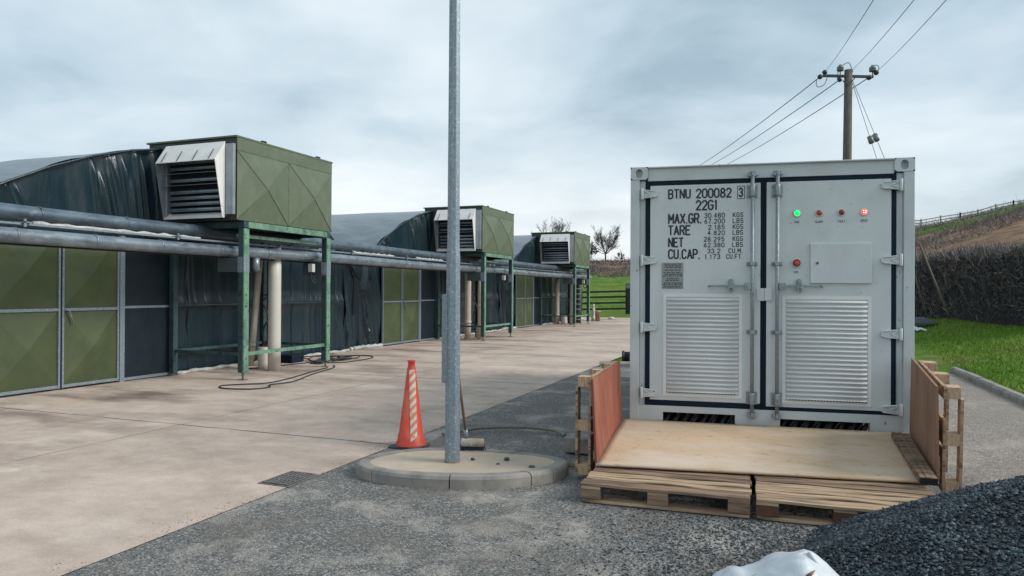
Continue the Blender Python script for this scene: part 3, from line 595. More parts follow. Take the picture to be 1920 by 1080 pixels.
def make_stand():
    t = empty('support_stand', 'x', 'stand', (-8.5, 10.7, 0))
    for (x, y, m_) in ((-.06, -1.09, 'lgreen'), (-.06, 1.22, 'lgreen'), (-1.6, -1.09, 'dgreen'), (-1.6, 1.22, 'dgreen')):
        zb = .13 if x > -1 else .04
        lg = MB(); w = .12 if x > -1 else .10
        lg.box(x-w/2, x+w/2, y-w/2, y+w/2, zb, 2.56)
        l_ = lg.build('leg', 'dgreen', t, bevel=.006)  # front posts coloured dark so their sides away from the sun look shaded
        if x > -1: MB().box(x+w/2, x+w/2+.005, y-w/2+.004, y+w/2, zb, 2.56).box(x+w/2-.012, x+w/2-.001, y-w/2-.004, y-w/2-.0005, zb, 2.56).build('lit_leg_face', 'lgreen', l_)  # thin pale green plate paints the sunlit side of the leg
        if x > -1:
            MB().tube([(x, y, .012), (x, y, .13)], .016, 8).tube([(x, y, .07), (x, y, .085)], .03, 6, smooth=False).box(x-.07, x+.07, y-.05, y+.05, .005, .017).build('jack_foot', 'iron', l_)
            br = MB(); br.box(x-.068, x+.068, y-.068, y+.068, 1.82, 2.08)
            b_ = br.build('clamp_plate', 'galv', l_, bevel=.003)
            MB().box(x-.52, x-.075, y-.045, y+.02, 1.83, 2.07).build('bracket_beam', 'greybox', b_, bevel=.004)
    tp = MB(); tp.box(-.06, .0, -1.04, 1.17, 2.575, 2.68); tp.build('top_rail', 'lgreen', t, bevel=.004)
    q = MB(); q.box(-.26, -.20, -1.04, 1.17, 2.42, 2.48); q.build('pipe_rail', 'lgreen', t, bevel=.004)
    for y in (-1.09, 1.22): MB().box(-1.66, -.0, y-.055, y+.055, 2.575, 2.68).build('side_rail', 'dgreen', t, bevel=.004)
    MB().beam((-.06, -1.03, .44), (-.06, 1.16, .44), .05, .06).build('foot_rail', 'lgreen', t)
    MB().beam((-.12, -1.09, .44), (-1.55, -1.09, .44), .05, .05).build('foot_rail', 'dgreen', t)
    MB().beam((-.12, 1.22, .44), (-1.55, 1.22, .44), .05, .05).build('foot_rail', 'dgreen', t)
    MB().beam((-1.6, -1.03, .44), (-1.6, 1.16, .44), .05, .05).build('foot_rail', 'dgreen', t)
    jb = MB().box(-.27, -.17, .93, 1.02, 1.88, 2.04).build('junction_box', 'palebox', t, bevel=.006)
    MB().tube(cr_pts([(-.22, .98, 1.88), (-.22, .97, 1.74), (-.17, 1.04, 1.66), (-.1, 1.1, 1.72), (-.1, 1.12, 1.84)]), .013, 6).tube(cr_pts([(-.2, 1.0, 1.88), (-.24, 1.03, 1.78), (-.14, 1.09, 1.70), (-.1, 1.15, 1.84)]), .013, 6).build('box_cable', 'cable', jb)
    return t
unit = make_unit(); stand = make_stand()
ul = ['nearest olive ventilation unit with white rain hood on a pale green stand', 'middle olive ventilation unit, partly hidden behind the lamp post', 'farthest and smallest olive ventilation unit, before the bare trees']
sl_ = ['pale green steel stand carrying the nearest ventilation unit', 'steel stand under the middle ventilation unit, beside the lamp post', 'steel stand under the farthest ventilation unit, near the black fence']
for src, labs, grp in ((unit, ul, 'ventilation units on stands'), (stand, sl_, 'steel stands under the ventilation units')):
    src['group'] = grp; src['label'] = labs[0]
    for i, dy in ((1, 10.22), (2, 20.15)):
        c = copy_tree(src); c.location.y += dy; c['label'] = labs[i]

# ------------------------------------------------------------------ long pipes
def long_pipe(name, label, x, z, r_, m_, y0, y1, step):
    t = empty(name, label, 'pipe', (x, y0, 0)); mb = MB(); n = int((y1-y0)/.3)
    mb.tube([(random.uniform(-.003, .003), (y1-y0)*i/n, z+.008*math.sin(i*.21)) for i in range(n+1)], r_, 24); mb.build('pipe_run', m_, t)
    y = .35; k = MB()
    while y < y1-y0:
        k.tube([(0, y-.012, z), (0, y+.012, z)], r_+.0055, 24); y += step*random.uniform(.9, 1.1)
    k.build('joint_band', m_, t); return t
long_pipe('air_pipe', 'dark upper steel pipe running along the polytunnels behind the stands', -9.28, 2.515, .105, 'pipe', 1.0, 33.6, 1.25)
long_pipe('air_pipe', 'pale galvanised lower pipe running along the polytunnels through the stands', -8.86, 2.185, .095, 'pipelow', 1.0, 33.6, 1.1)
tr = empty('cable_tray', 'thin steel cable tray between the two long pipes', 'cable tray', (-9.0, 1, 0))
q = MB(); q.box(-.10, .10, 0, 32.5, 2.325, 2.33); q.box(.09, .096, 0, 32.5, 2.33, 2.352); q.box(-.096, -.09, 0, 32.5, 2.33, 2.352); q.build('tray', 'galv', tr)
for y0_, y1_ in ((5.3, 8.1), (12.5, 14.3), (15.4, 17.0)):
    P = [(.0+.015*math.sin(i*1.3), y, 2.362+.008*math.sin(i*2.3)) for i, y in enumerate(np.linspace(y0_, y1_, 24))]
    MB().tube(P, [.03+.008*math.sin(i*1.9) for i in range(24)], 7).build('wrapped_cable', 'skirt', tr)
for y in np.arange(5.15, 31, 2.4):
    MB().box(-.13, .14, y-.05, y+.05, 2.352, 2.368).box(.125, .14, y-.05, y-.02, 2.30, 2.40).build('clip', 'galv', tr)
dk = MB(); dk.box(-.03, .05, 0, 32.5, 2.085, 2.092); dk.tube([(0.02, 0, 2.078), (.02, 32.5, 2.078)], .012, 6); dk.build('cable_run', 'cable', tr)

# ------------------------------------------------------------------ downpipes and plumbing
def vpipe(name, label, cat, x, y, r_, z0, z1, m_, lean=(0, 0), collar=None, group=None):
    t = empty(name, label, cat, (x, y, 0), group=group)
    mb = MB(); mb.tube([(lean[0]*k, lean[1]*k, z0+(z1-z0)*k) for k in (0, .25, .5, .75, 1)], r_, 28)
    mb.build('pipe_body', m_, t)
    if collar: MB().tube([(lean[0]*.15, lean[1]*.15, collar-.04), (lean[0]*.15, lean[1]*.15, collar+.04)], r_*1.13, 28).build('pipe_collar', m_, t)
    return t
sp0 = empty('drain_spout', 'short steel spout hanging under the lower pipe beside the nearest stand leg', 'spout', (-8.86, 10.25, 2.1)); MB().tube([(0, 0, .0), (0, 0, -.14), (.02, .03, -.24)], [.075, .07, .055], 14).build('spout_body', 'pipelow', sp0)
g1 = 'upright drain pipes under the ventilation units'
vpipe('drain_pipe', 'thick white upright pipe under the nearest ventilation unit', 'pipe', -9.03, 10.97, .118, .0, 2.32, 'whitepipe', group=g1)
vpipe('drain_pipe', 'slim cream pipe leaning behind the nearest stand leg', 'pipe', -10.0, 11.45, .06, 0, 2.30, 'cream', lean=(.12, .12), collar=.42, group=g1)
vpipe('pipe_stub', 'short pale pipe stub beside the thick white pipe', 'pipe', -9.42, 11.12, .095, 0, .42, 'whitepipe')
vpipe('drain_pipe', 'cream upright pipe with collar just right of the lamp post', 'pipe', -9.26, 20.25, .10, 0, 2.32, 'cream', collar=.55, group=g1)
vpipe('drain_pipe', 'slimmer cream pipe close to the front leg of the middle stand', 'pipe', -8.9, 20.4, .085, 0, 1.85, 'cream', collar=1.05, group=g1)
vpipe('pipe_stub', 'short pale pipe stub under the middle ventilation unit', 'pipe', -9.2, 21.0, .11, 0, .38, 'whitepipe')
vpipe('drain_pipe', 'slim cream pipe under the farthest ventilation unit', 'pipe', -9.95, 31.7, .11, 0, 2.2, 'cream', collar=.4, group=g1)
vpipe('drain_pipe', 'thick white pipe under the farthest ventilation unit', 'pipe', -9.03, 31.15, .135, 0, 2.3, 'whitepipe', group=g1)
vpipe('drain_pipe', 'dark brown upright pipe right of the far white pipe', 'pipe', -9.3, 33.0, .13, 0, 2.2, 'olivedark', group=g1)
vpipe('pipe_stub', 'low pale pipe stub left of the far thick white pipe', 'pipe', -9.6, 31.7, .14, 0, .40, 'whitepipe')
def plumbing(dx, dy, lab, fl):
    t = empty('pump_post', lab, 'pump', (-9.55+dx, 11.55+dy, 0))
    MB().box(-.10, .0, -.05, .05, 0, 2.3).build('post', 'dark', t); MB().box(.005, .075, -.03, .03, .35, 2.1).build('post_channel', 'galv', t)
    MB().tube([(.13, -.02, .62), (.13, -.02, .95)], .045, 14).tube([(.13, -.02, .95), (.13, -.02, .99)], .03, 10).tube([(.13, -.02, .54), (.13, -.02, .62)], .02, 10).build('filter_cylinder', fl, t)
    h = MB(); h.tube(cr_pts([(.05, 0, 1.5), (-.15, -.1, 1.3), (.0, -.15, 1.05), (.05, -.1, .6), (-.1, -.2, .3), (-.2, -.3, .12)]), .018, 7)
    h.tube(cr_pts([(.12, -.02, .54), (.05, -.1, .35), (-.15, -.1, .25), (-.3, -.2, .30)]), .022, 7); h.tube(cr_pts([(-.2, 0, 1.42), (.0, -.02, 1.44), (.12, -.02, 1.36), (.1, -.02, 1.28), (.0, -.03, 1.30)]), .016, 7)
    h.tube(cr_pts([(-.05, -.1, .9), (-.12, -.14, .7), (-.06, -.12, .4), (.1, -.05, .45)]), .02, 7)
    h.build('hose_loops', 'cable', t); return t
plumbing(0, 0, 'dark post with black hoses and cream filter beside the thick white pipe', 'cream')
plumbing(.1, 9.95, 'dark post with black hoses and valves under the middle unit', 'cream')
plumbing(.1, 20.6, 'dark post with hoses under the farthest unit', 'cream')
lt = empty('ladder', 'pale rung ladder standing beside the far thick white pipe', 'ladder', (-9.15, 32.35, 0))
q = MB(); q.tube([(-.16, 0, 0), (-.16, 0, 2.1)], .02, 8); q.tube([(.16, 0, 0), (.16, 0, 2.1)], .02, 8); q.build('stile', 'galv', lt)
for i in range(8): MB().tube([(-.16, 0, .2+i*.24), (.16, 0, .2+i*.24)], .022, 8).build('rung', 'whitepipe', lt)
tb = empty('control_box', 'dark blue box on the floor behind the thick white pipe', 'box', (-9.75, 12.35, 0)); MB().box(-.2, .2, -.2, .2, .01, .17).build('box_body', 'gasket', tb, bevel=.015); MB().box(-.205, .205, -.205, .205, .135, .15).build('lid_rim', 'dark', tb)
# cables lying on the slab
def floor_cable(label, pts, r_=.011, m_='cable', cat='cable', n=10, name='floor_cable'):
    c = Vector((sum(p[0] for p in pts)/len(pts), sum(p[1] for p in pts)/len(pts), 0)); P = [Vector(p if len(p) == 3 else (p[0], p[1], r_+.004)) for p in pts]
    o = MB().tube([p-c for p in cr_pts(P, n)], r_, 8).build(name, m_); o.location = c; return tag(o, label, cat)
floor_cable('thin black cable looped on the concrete round the nearest stand foot', [(-8.35, 11.7), (-8.25, 11.2), (-7.95, 10.1), (-7.86, 9.4), (-8.12, 9.1), (-8.3, 8.85), (-8.05, 8.62), (-7.62, 8.72), (-7.5, 9.0), (-7.68, 9.25), (-7.6, 9.7), (-7.92, 10.6), (-8.25, 11.75), (-8.5, 12.1)])
cp = []
for i in range(34):
    a = i*1.05; rr = .45+.28*math.sin(i*1.7); cp.append((-9.25+.25*math.sin(i*.5)+rr*math.cos(a)*.6, 12.75+i*.015+rr*math.sin(a), .016+.05*abs(math.sin(i*2.3))*(i % 3 == 0)+i*.0012))
floor_cable('messy coil of black cable heaped behind the nearest stand', cp, name='cable_coil')
floor_cable('long loop of black cable lying past the nearest stand leg', [(-9.2, 12.4), (-8.7, 12.6), (-8.6, 13.2), (-8.7, 13.9), (-9.1, 14.2), (-9.5, 13.9), (-9.6, 13.2), (-9.3, 12.5), (-9.5, 11.4), (-9.7, 10.8)])

# ------------------------------------------------------------------ traffic island, lamp post, cone, broom
isl = empty('traffic_island', 'low oval kerbed concrete island under the lamp post', 'traffic island', (-2.55, 5.4, 0))
OUT = [(-3.33, 5.07), (-3.19, 4.96), (-2.96, 4.9), (-2.6, 4.92), (-2.25, 5.02), (-1.99, 5.17), (-1.76, 5.42), (-1.69, 5.66), (-1.74, 5.84), (-1.92, 5.93), (-2.2, 5.97), (-2.55, 5.95), (-2.9, 5.86), (-3.18, 5.68), (-3.34, 5.42), (-3.38, 5.22)]
OC = [Vector((p[0]+2.55, p[1]-5.4, 0)) for p in OUT]; ring = cr_pts([(p.x, p.y, 0) for p in OC], 6, True)
cen = Vector((0, .03, 0)); nR = len(ring)
def inset(p, d): q_ = (p-cen); return cen+q_*(1-d/q_.length)
cuts = {0, 9, 21, 33, 37, 43, 48, 60, 70, 80, 90}
kk = MB(); cuts = sorted(c for c in cuts if c < nR)
for a, b in zip(cuts, cuts[1:]+[nR]):
    seg = [ring[i % nR] for i in range(a, b+1)]; hh = .105+random.uniform(-.003, .003)
    if len(seg) > 1: seg[0] = seg[0]+(seg[1]-seg[0]).normalized()*.005; seg[-1] = seg[-1]+(seg[-2]-seg[-1]).normalized()*.005
    rows = []
    for d, z in ((0, -.02), (0, hh-.03), (.012, hh-.008), (.03, hh), (.115, hh-.002), (.115, -.02)): rows.append([inset(p, d)+Vector((0, 0, z)) for p in seg])
    n = len(seg); vs = [p for r_ in rows for p in r_]; fs = [(j*n+i, j*n+i+1, (j+1)*n+i+1, (j+1)*n+i) for j in range(5) for i in range(n-1)]
    fs += [tuple(j*n for j in range(6)), tuple(j*n+n-1 for j in range(6))[::-1]]; kk.add(vs, fs)
kk.build('kerb_ring', 'kerb', isl)
top = MB(); tr_ = [inset(p, .112) for p in ring]; n = len(tr_)
vs = []; 
for k in range(0, 9):
    f_ = 1-k/9
    for p in tr_: q_ = cen+(p-cen)*f_; vs.append((q_.x, q_.y, .098+.006*(fbm(q_.x*4+9, q_.y*4)-.5)))
vs.append((cen.x, cen.y, .1)); fs = [(j*n+i, j*n+(i+1) % n, (j+1)*n+(i+1) % n, (j+1)*n+i) for j in range(8) for i in range(n)]+[(8*n+i, 8*n+(i+1) % n, 9*n) for i in range(n)]
top.add(vs, fs, True); top.build('island_top', 'island', isl)

lp = empty('lamp_post', 'tall galvanised steel lamp post rising from the kerbed island', 'lamp post', (-2.61, 5.41, .1))
MB().tube([(0, 0, .0), (0, 0, .9), (0, 0, 1.7), (.0, 0, 1.85), (0, 0, 7.9)], [.067, .064, .061, .0545, .036], 8, smooth=False).build('column', 'galv', lp, bevel=.003)
h_ = MB(); h_.beam((-.052, -.035, .66), (-.052, -.035, 1.40), .055, .045); h_.build('hatch_cover', 'galv', lp, bevel=.008)
MB().tube([(0, 0, 0), (0, 0, .012)], .072, 8, smooth=False).build('base_collar', 'kerb', lp)
MB().tube(cr_pts([(0, 0, 7.85), (0, .02, 8.0), (.25, -.08, 8.1), (.7, -.25, 8.12)]), .03, 10).build('arm', 'galv', lp)
MB().hexa([(.6, -.33, 8.05), (1.05, -.48, 8.08), (1.11, -.30, 8.08), (.66, -.15, 8.05)], [(.62, -.3, 8.15), (1.0, -.43, 8.14), (1.05, -.33, 8.14), (.67, -.2, 8.15)]).build('lamp_head', 'galv', lp, bevel=.02)

cn = empty('traffic_cone', 'tall orange traffic cone with peeling white striped tape behind the island', 'traffic cone', (-3.42, 6.16, 0))
CR = [(.150, .028), (.146, .05), (.132, .07), (.126, .13), (.118, .134), (.040, .775), (.033, .79), (.033, .83), (.038, .835), (.038, .85), (.028, .852), (.026, .80)]
MB().lathe(CR, n=40).build('cone_body', 'cone', cn)
MB().hexa([(-.19, -.13, .004), (.14, -.15, .004), (.15, .15, .004), (-.17, .16, .004)], [(-.18, -.12, .026), (.13, -.14, .026), (.14, .14, .026), (-.16, .15, .026)]).build('cone_base', 'rubber', cn, bevel=.01)
# tape: strip up the side that faces the yard entrance, diagonal bars
ta = math.atan2(-6.16, 3.42)
def crad(z): return .118+(.040-.118)*(z-.134)/(.775-.134)+.003
bands = MB(); bands2 = MB(); zz = .07; k = 0
for i in range(17):
    z0 = .10+i*.040; z1 = z0+.0405
    if z0 > .74: break
    def P(s_, z): z_ = min(.76, max(.075, z)); rr = crad(z_) if z_ > .134 else .131; a = ta+.22+(s_*.033)/rr; return (rr*math.cos(a), rr*math.sin(a), z_)
    sl = .03
    vs = []; nn_ = 6
    for j in range(nn_+1): s_ = -1+2*j/nn_; vs += [P(s_, z0+sl*s_), P(s_, z1+sl*s_)]
    tgt = bands if (i//1) % 2 == 0 else bands2
    tgt.add(vs, [(2*j, 2*j+2, 2*j+3, 2*j+1) for j in range(nn_)])
bands.build('white_tape', 'conewht', cn); bands2.build('orange_tape', 'coneorg', cn)

bm = empty('broom', 'broom with white topped head leaning behind the lamp post', 'broom', (-2.62, 5.84, .1))
hd = MB(); hd.beam((-.10, -.02, .060), (.10, .03, .060), .055, .04); hd.tube([(-.10, -.02, .072), (.10, .03, .072)], .038, 12); hd.build('broom_head', 'broomhead', bm, bevel=.006)
br_ = MB()
for i in range(150):
    u = i/149; x = -.10+.2*u; y = -.02+.05*u+random.uniform(-.022, .022); br_.beam((x, y, .05), (x+random.uniform(-.012, .02), y+random.uniform(-.012, .012), .004), .006, .006)
br_.build('bristles', 'bristle', bm)
MB().tube([(-.055, .0, .08), (-.058, -.34, 1.25)], .0125, 10).build('handle', 'handle', bm)
MB().tube([(-.055, .0, .10), (-.0555, -.03, .19)], .02, 10).build('socket', 'galv', bm)
for i, (x, y, s_, lab) in enumerate(((-2.47, 5.52, .018, 'small dark stone right beside the lamp post on the island'), (-2.2, 5.62, .026, 'largest dark stone near the middle back of the island'), (-2.22, 5.47, .017, 'flat dark stone in front of the largest stone on the island'), (-1.93, 5.48, .03, 'dark flat lump near the right end of the island'))):
    v = []; rr = random.Random(i+4)
    mb = MB(); q_ = [(.0, s_*.5)]; pr = []
    for r_, z in ((.4, -.5), (.9, -.2), (1, .15), (.6, .5), (.05, .6)): pr.append((r_*s_, (z+.45)*s_*(1 if i in (0, 1) else .45)))
    mb.lathe(pr, n=7, smooth=False); mb.v = [(a*rr.uniform(.8, 1.25), b*rr.uniform(.8, 1.2), c*rr.uniform(.85, 1.1)) for a, b, c in mb.v]
    o = mb.build('stone', 'stone'); o.location = (x, y, .1); tag(o, lab, 'stone', 'loose stones on the island')
floor_cable('faded hose bowed across the gravel behind the lamp post', [(-3.35, 6.7, .03), (-3.21, 6.89, .04), (-3.09, 7.05, .05), (-2.85, 7.22, .05), (-2.57, 7.30, .05), (-2.32, 7.29, .04), (-2.16, 7.18, .02)], .017, 'hose', 'hose', name='hose')
# drain
dg_ = empty('drain_grate', 'black iron drain grate let into the concrete edge', 'drain grate', (-3.735, 4.73, .0), (0, 0, 0))
MB().box(-.15, .15, -.20, .20, .005, .009).build('frame', 'iron', dg_); g_ = MB()
MB().box(-.122, .122, -.176, .176, .0095, .0105).build('pit', 'dark', dg_)
for i in range(7): x = -.115+i*.0383; g_.box(x-.006, x+.006, -.17, .17, .011, .020)
for y in (-.172, -.06, .055, .172): g_.box(-.12, .12, y-.009, y+.009, .0115, .0195)
g_.build('bars', 'iron', dg_, bevel=.002)

# ------------------------------------------------------------------ the container
CX, CY, CYAW, CZ = -1.384, 6.7285, .121, .117
ct = empty('shipping_container', 'pale grey shipping container with two louvred doors behind the plywood ramp', 'container', (CX, CY, CZ), (0, 0, CYAW))
def cb_(*a):
    x0, x1, y0, y1, z0, z1 = a; return (x0, x1, y0, y1, z0-CZ, z1-CZ)
Wd, Ln, Zt = 2.438, 6.058, 2.708
for nm, a in (('corner_post', (0, .085, -.012, .12, .235, 2.59)), ('corner_post', (2.353, 2.438, -.012, .12, .235, 2.59)), ('corner_post', (0, .1, Ln-.12, Ln, .235, 2.59)), ('corner_post', (2.338, 2.438, Ln-.12, Ln, .235, 2.59))):
    MB().box(*cb_(*a)).build(nm, 'cframe', ct, bevel=.004)
inn = MB(); inn.box(*cb_(.0855, .14, .02, .09, .46, 2.58)); inn.box(*cb_(2.298, 2.3525, .02, .09, .46, 2.58)); inn.build('door_jamb', 'cframe', ct, bevel=.003)
hdr = MB(); hdr.box(*cb_(.162, 2.276, .0, .10, 2.575, 2.694)); hdr.box(*cb_(.162, 2.276, -.03, .10, 2.694, 2.706)); hdr.build('door_header', 'cframe', ct, bevel=.003)
sill = MB()
def PZ(z): return z-CZ
# sill with two cable openings (butted pieces)
for x0, x1, z0, z1 in ((.0855, 2.3525, .405, .462), (.0855, .308, .20, .405), (.956, 1.344, .20, .405), (2.09, 2.3525, .20, .405), (.0855, 2.3525, .117, .20)):
    sill.box(*cb_(x0, x1, -.006, .09, z0, z1))
sill.box(*cb_(1.344, 2.09, -.0055, .0895, .388, .405))
sill.build('door_sill', 'cframe', ct)
wl = MB()
def corr(x, sgn):
    pts = []; y = .12; n = 0
    while y < Ln-.13:
        pts += [(x, y), (x, y+.07), (x+sgn*.036, y+.14), (x+sgn*.036, y+.21)]; y += .278
    pts.append((x, Ln-.1)); vs = [(a, b, .17) for a, b in pts]+[(a, b, 2.5) for a, b in pts]; n = len(pts)
    wl.add(vs, [(i, i+1, n+i+1, n+i) for i in range(n-1)])
corr(.01, 1); corr(Wd-.01, -1); wl.box(.1, 2.33, Ln-.05, Ln-.02, .17, 2.5); wl.build('side_wall', 'cframe', ct)
MB().box(.02, 2.418, .1, Ln-.02, 2.56, 2.575).build('roof', 'cframe', ct)
rl = MB(); 
for x in (.0, 2.378): rl.box(x, x+.06, .165, Ln-.165, 2.49, 2.57); rl.box(x, x+.06, .165, Ln-.165, .02, .17)
rl.build('side_rail', 'cframe', ct, bevel=.004)
MB().box(.1, 2.33, .35, Ln-.2, .25, .28).build('floor', 'dark', ct)
for x in (0, 2.438-.162):
    for y in (-.016, Ln-.162):
        for z in (0., 2.591-.118):
            zb = z; c = MB()
            cx0, cz0 = x+.081, zb+.058
            # faceplate with an oval hole, built as a ring of quads round the oval
            ov = [(cx0+(.031)*math.cos(a), cz0+.030*math.sin(a)+(.012 if math.sin(a) > 0 else -.012)) for a in [2*math.pi*k/20+math.pi/20 for k in range(20)]]
            hx, hz = .081, .059
            sq = []
            for k in range(20):
                a = 2*math.pi*k/20+math.pi/20; ca, sa = math.cos(a), math.sin(a); s_ = min(hx/max(1e-6, abs(ca)), hz/max(1e-6, abs(sa))); sq.append((cx0+ca*s_, cz0+.001+sa*s_))
            o = 0; vs = [(a, y, b) for a, b in sq]+[(a, y, b) for a, b in ov]+[(a, y+.05, b) for a, b in ov]
            c.add(vs, [(k, (k+1) % 20, 20+(k+1) % 20, 20+k) for k in range(20)]+[(20+k, 20+(k+1) % 20, 40+(k+1) % 20, 40+k) for k in range(20)]+[tuple(range(40, 60))])
            x0, x1, z0, z1 = x, x+.162, zb, zb+.118
            c.add([(x0, y, z0), (x1, y, z0), (x1, y, z1), (x0, y, z1), (x0, y+.178, z0), (x1, y+.178, z0), (x1, y+.178, z1), (x0, y+.178, z1)], [(0, 4, 5, 1), (1, 5, 6, 2), (2, 6, 7, 3), (3, 7, 4, 0), (4, 7, 6, 5)])
            c.build('corner_casting', 'cframe', ct)
# doors
def hinge(door, x0, x1, z, right):
    mb = MB(); s_ = -1 if right else 1; xa = x1 if right else x0; xb = x0 if right else x1
    zz_ = z-CZ
    # knuckle at the post, tapering strap with raised chevron ribs
    mb.box(min(xa, xa+s_*.024), max(xa, xa+s_*.024), -.030, .01, zz_-.050, zz_+.050)
    mb.tube([(xa+s_*.012, -.03, zz_-.052), (xa+s_*.012, -.03, zz_+.052)], .014, 10)
    P = [(xa+s_*.024, zz_+.042), (xb-s_*.02, zz_+.030), (xb, zz_+.018), (xb, zz_-.018), (xb-s_*.02, zz_-.030), (xa+s_*.024, zz_-.042)]
    if right: P = P[::-1]
    mb.prism(P, -.024, -.001)
    mid = xa+s_*.085
    mb.beam((xa+s_*.03, -.029, zz_+.030), (mid, -.029, zz_), .012, .012).beam((xa+s_*.03, -.029, zz_-.030), (mid, -.029, zz_), .012, .012)
    mb.beam((xa+s_*.03, -.029, zz_+.037), (xb-s_*.02, -.029, zz_+.025), .010, .009).beam((xa+s_*.03, -.029, zz_-.037), (xb-s_*.02, -.029, zz_-.025), .010, .009)
    mb.build('hinge', 'cgrey', door, bevel=.002)
def louvre(door, x0, x1, z0, z1, n=23):
    a, b, c, d = x0, x1, z0-CZ, z1-CZ; w = .030
    fr = MB()
    fr.prism([(a, c), (b, c), (b-w, c+w), (a+w, c+w)][::1], -.008, -.0005); fr.prism([(a, d), (a+w, d-w), (b-w, d-w), (b, d)], -.008, -.0005)
    fr.prism([(a, c), (a+w, c+w), (a+w, d-w), (a, d)], -.008, -.0005); fr.prism([(b, c), (b, d), (b-w, d-w), (b-w, c+w)], -.008, -.0005)
    p = fr.build('louvre_panel', 'alu', door)
    # pressed louvre profile
    h = (d-c-2*w)/n; prof = []
    for i in range(n):
        zb_ = c+w+i*h
        for f_, y_ in ((0, .024), (.05, .016), (.10, -.012), (.22, -.024), (.40, -.027), (.56, -.020), (.68, -.006), (.78, .012), (.88, .024)):
            prof.append((y_, zb_+f_*h))
    prof.append((.012, d-w)); m_ = len(prof)
    xs = [a+w, a+w+.006, b-w-.006, b-w]
    lv = MB(); vs = [(x, (y if 0 < j < 3 else .012), z) for j, x in enumerate(xs) for y, z in prof]
    lv.add(vs, [(j*m_+i, j*m_+m_+i, j*m_+m_+i+1, j*m_+i+1) for j in range(3) for i in range(m_-1)], True); lv.build('louvres', 'alu', p)
    sc2 = MB()
    for x in (a+.15, (a+b)/2, b-.15):
        for z in (c+.013, d-.013): sc2.disc((x, z), .0065, -.012, -.008, 8)
    for k in range(4):
        for x in (a+.013, b-.013): sc2.disc((x, c+.09+k*(d-c-.18)/3), .0065, -.012, -.008, 8)
    sc2.build('screws', 'alu', p)
    pf = MB(); k = a+w+.03
    while k < b-w-.02: pf.box(k, k+.014, -.0265, -.0215, c+w+.004, c+w+.012); k += .026
    pf.build('drain_slots', 'dark', p)
def lockbar(door, x, side):
    mb = MB(); mb.tube([(x, -.055, .39-CZ), (x, -.055, 2.625-CZ)], .0165, 14)
    o = mb.build('locking_bar', 'zinc', door)
    for z in (2.452, .568):
        b = MB(); zz_ = z-CZ
        b.box(x-.047, x-.020, -.016, -.001, zz_-.058, zz_+.058); b.box(x+.020, x+.047, -.016, -.001, zz_-.058, zz_+.058)
        b.tube([(x, -.055, zz_-.052), (x, -.055, zz_+.052)], .0245, 14); b.box(x-.026, x+.026, -.06, -.01, zz_-.045, zz_+.045)
        for sx_ in (-.034, .034):
            for sz_ in (-.038, .038): b.disc((x+sx_, zz_+sz_), .010, -.024, -.016, 8)
        b.build('bar_bracket', 'zinc', door, bevel=.002)
    for z in (1.79, 1.17):
        b = MB(); zz_ = z-CZ; b.box(x-.048, x+.048, -.014, -.001, zz_-.017, zz_+.017); b.box(x-.022, x+.022, -.077, -.014, zz_-.016, zz_+.016); b.disc((x-.036, zz_), .009, -.022, -.014, 8); b.disc((x+.036, zz_), .009, -.022, -.014, 8); b.build('bar_guide', 'zinc', door, bevel=.002)
    for z in (2.604, .415):
        b = MB(); zz_ = z-CZ; b.box(x-.036, x-.014, -.062, -.007, zz_-.022, zz_+.022); b.box(x+.014, x+.036, -.062, -.007, zz_-.022, zz_+.022); b.tube([(x-.044, -.05, zz_-.006), (x+.044, -.05, zz_-.006)], .013, 8); b.box(x-.012, x+.012, -.075, -.03, zz_-.018, zz_+.024)
        b.build('bar_cam', 'zinc', door, bevel=.003)
    s_ = side; zz_ = 1.587-CZ
    h = MB(); xa = x+s_*.012
    h.box(min(xa, xa+s_*.055), max(xa, xa+s_*.055), -.085, -.03, zz_-.03, zz_+.03); h.disc((x+s_*.045, zz_), .010, -.092, -.085, 8)
    h.beam((x+s_*.06, -.07, zz_+.002), (x+s_*.24, -.052, zz_+.002), .02, .022).beam((x+s_*.24, -.052, zz_+.002), (x+s_*.375, -.045, zz_), .014, .018)
    h.tube([(x+s_*.375, -.045, zz_-.012), (x+s_*.375, -.045, zz_+.012)], .013, 10)
    h.build('door_handle', 'zinc', door, bevel=.003)
    k = MB(); kx = x+s_*.185
    k.box(kx-.021, kx+.021, -.03, -.001, zz_-.04, zz_+.045); k.disc((kx, zz_+.045), .022, -.03, -.001, 14); k.tube([(kx-.02, -.08, zz_), (kx-.017, -.08, zz_-.045), (kx, -.08, zz_-.058), (kx+.017, -.08, zz_-.045), (kx+.02, -.08, zz_)], .007, 8); k.box(kx-.016, kx+.016, -.092, -.074, zz_-.02, zz_+.045); k.disc((kx, zz_+.03), .009, -.102, -.092, 8)
    k.build('handle_catch', 'zinc', door, bevel=.003)
GT = (2.532, 2.572)
dl = MB().box(*cb_(.184, 1.172, .0, .05, .515, 2.530)).build('door', 'cgrey', ct, bevel=.004)
dr = MB().box(*cb_(1.224, 2.256, .0, .05, .495, 2.532)).build('door', 'cgrey', ct, bevel=.004)
def gasket(door, x0, x1, z0, z1, x0o, x1o, zlo, zhi):
    g = MB(); y0, y1 = .006, .04
    g.box(*cb_(x0o, x0, y0, y1, zlo, zhi)); g.box(*cb_(x1, x1o, y0, y1, zlo, zhi)); g.box(*cb_(x0, x1, y0+.001, y1, z1, zhi)); g.box(*cb_(x0, x1, y0+.001, y1, zlo, z0)); g.build('gasket', 'gasket', door, bevel=.004)
gasket(dl, .183, 1.173, .514, 2.531, .139, 1.198, .462, 2.574)
gasket(dr, 1.223, 2.257, .494, 2.533, 1.1985, 2.298, .4625, 2.5735)
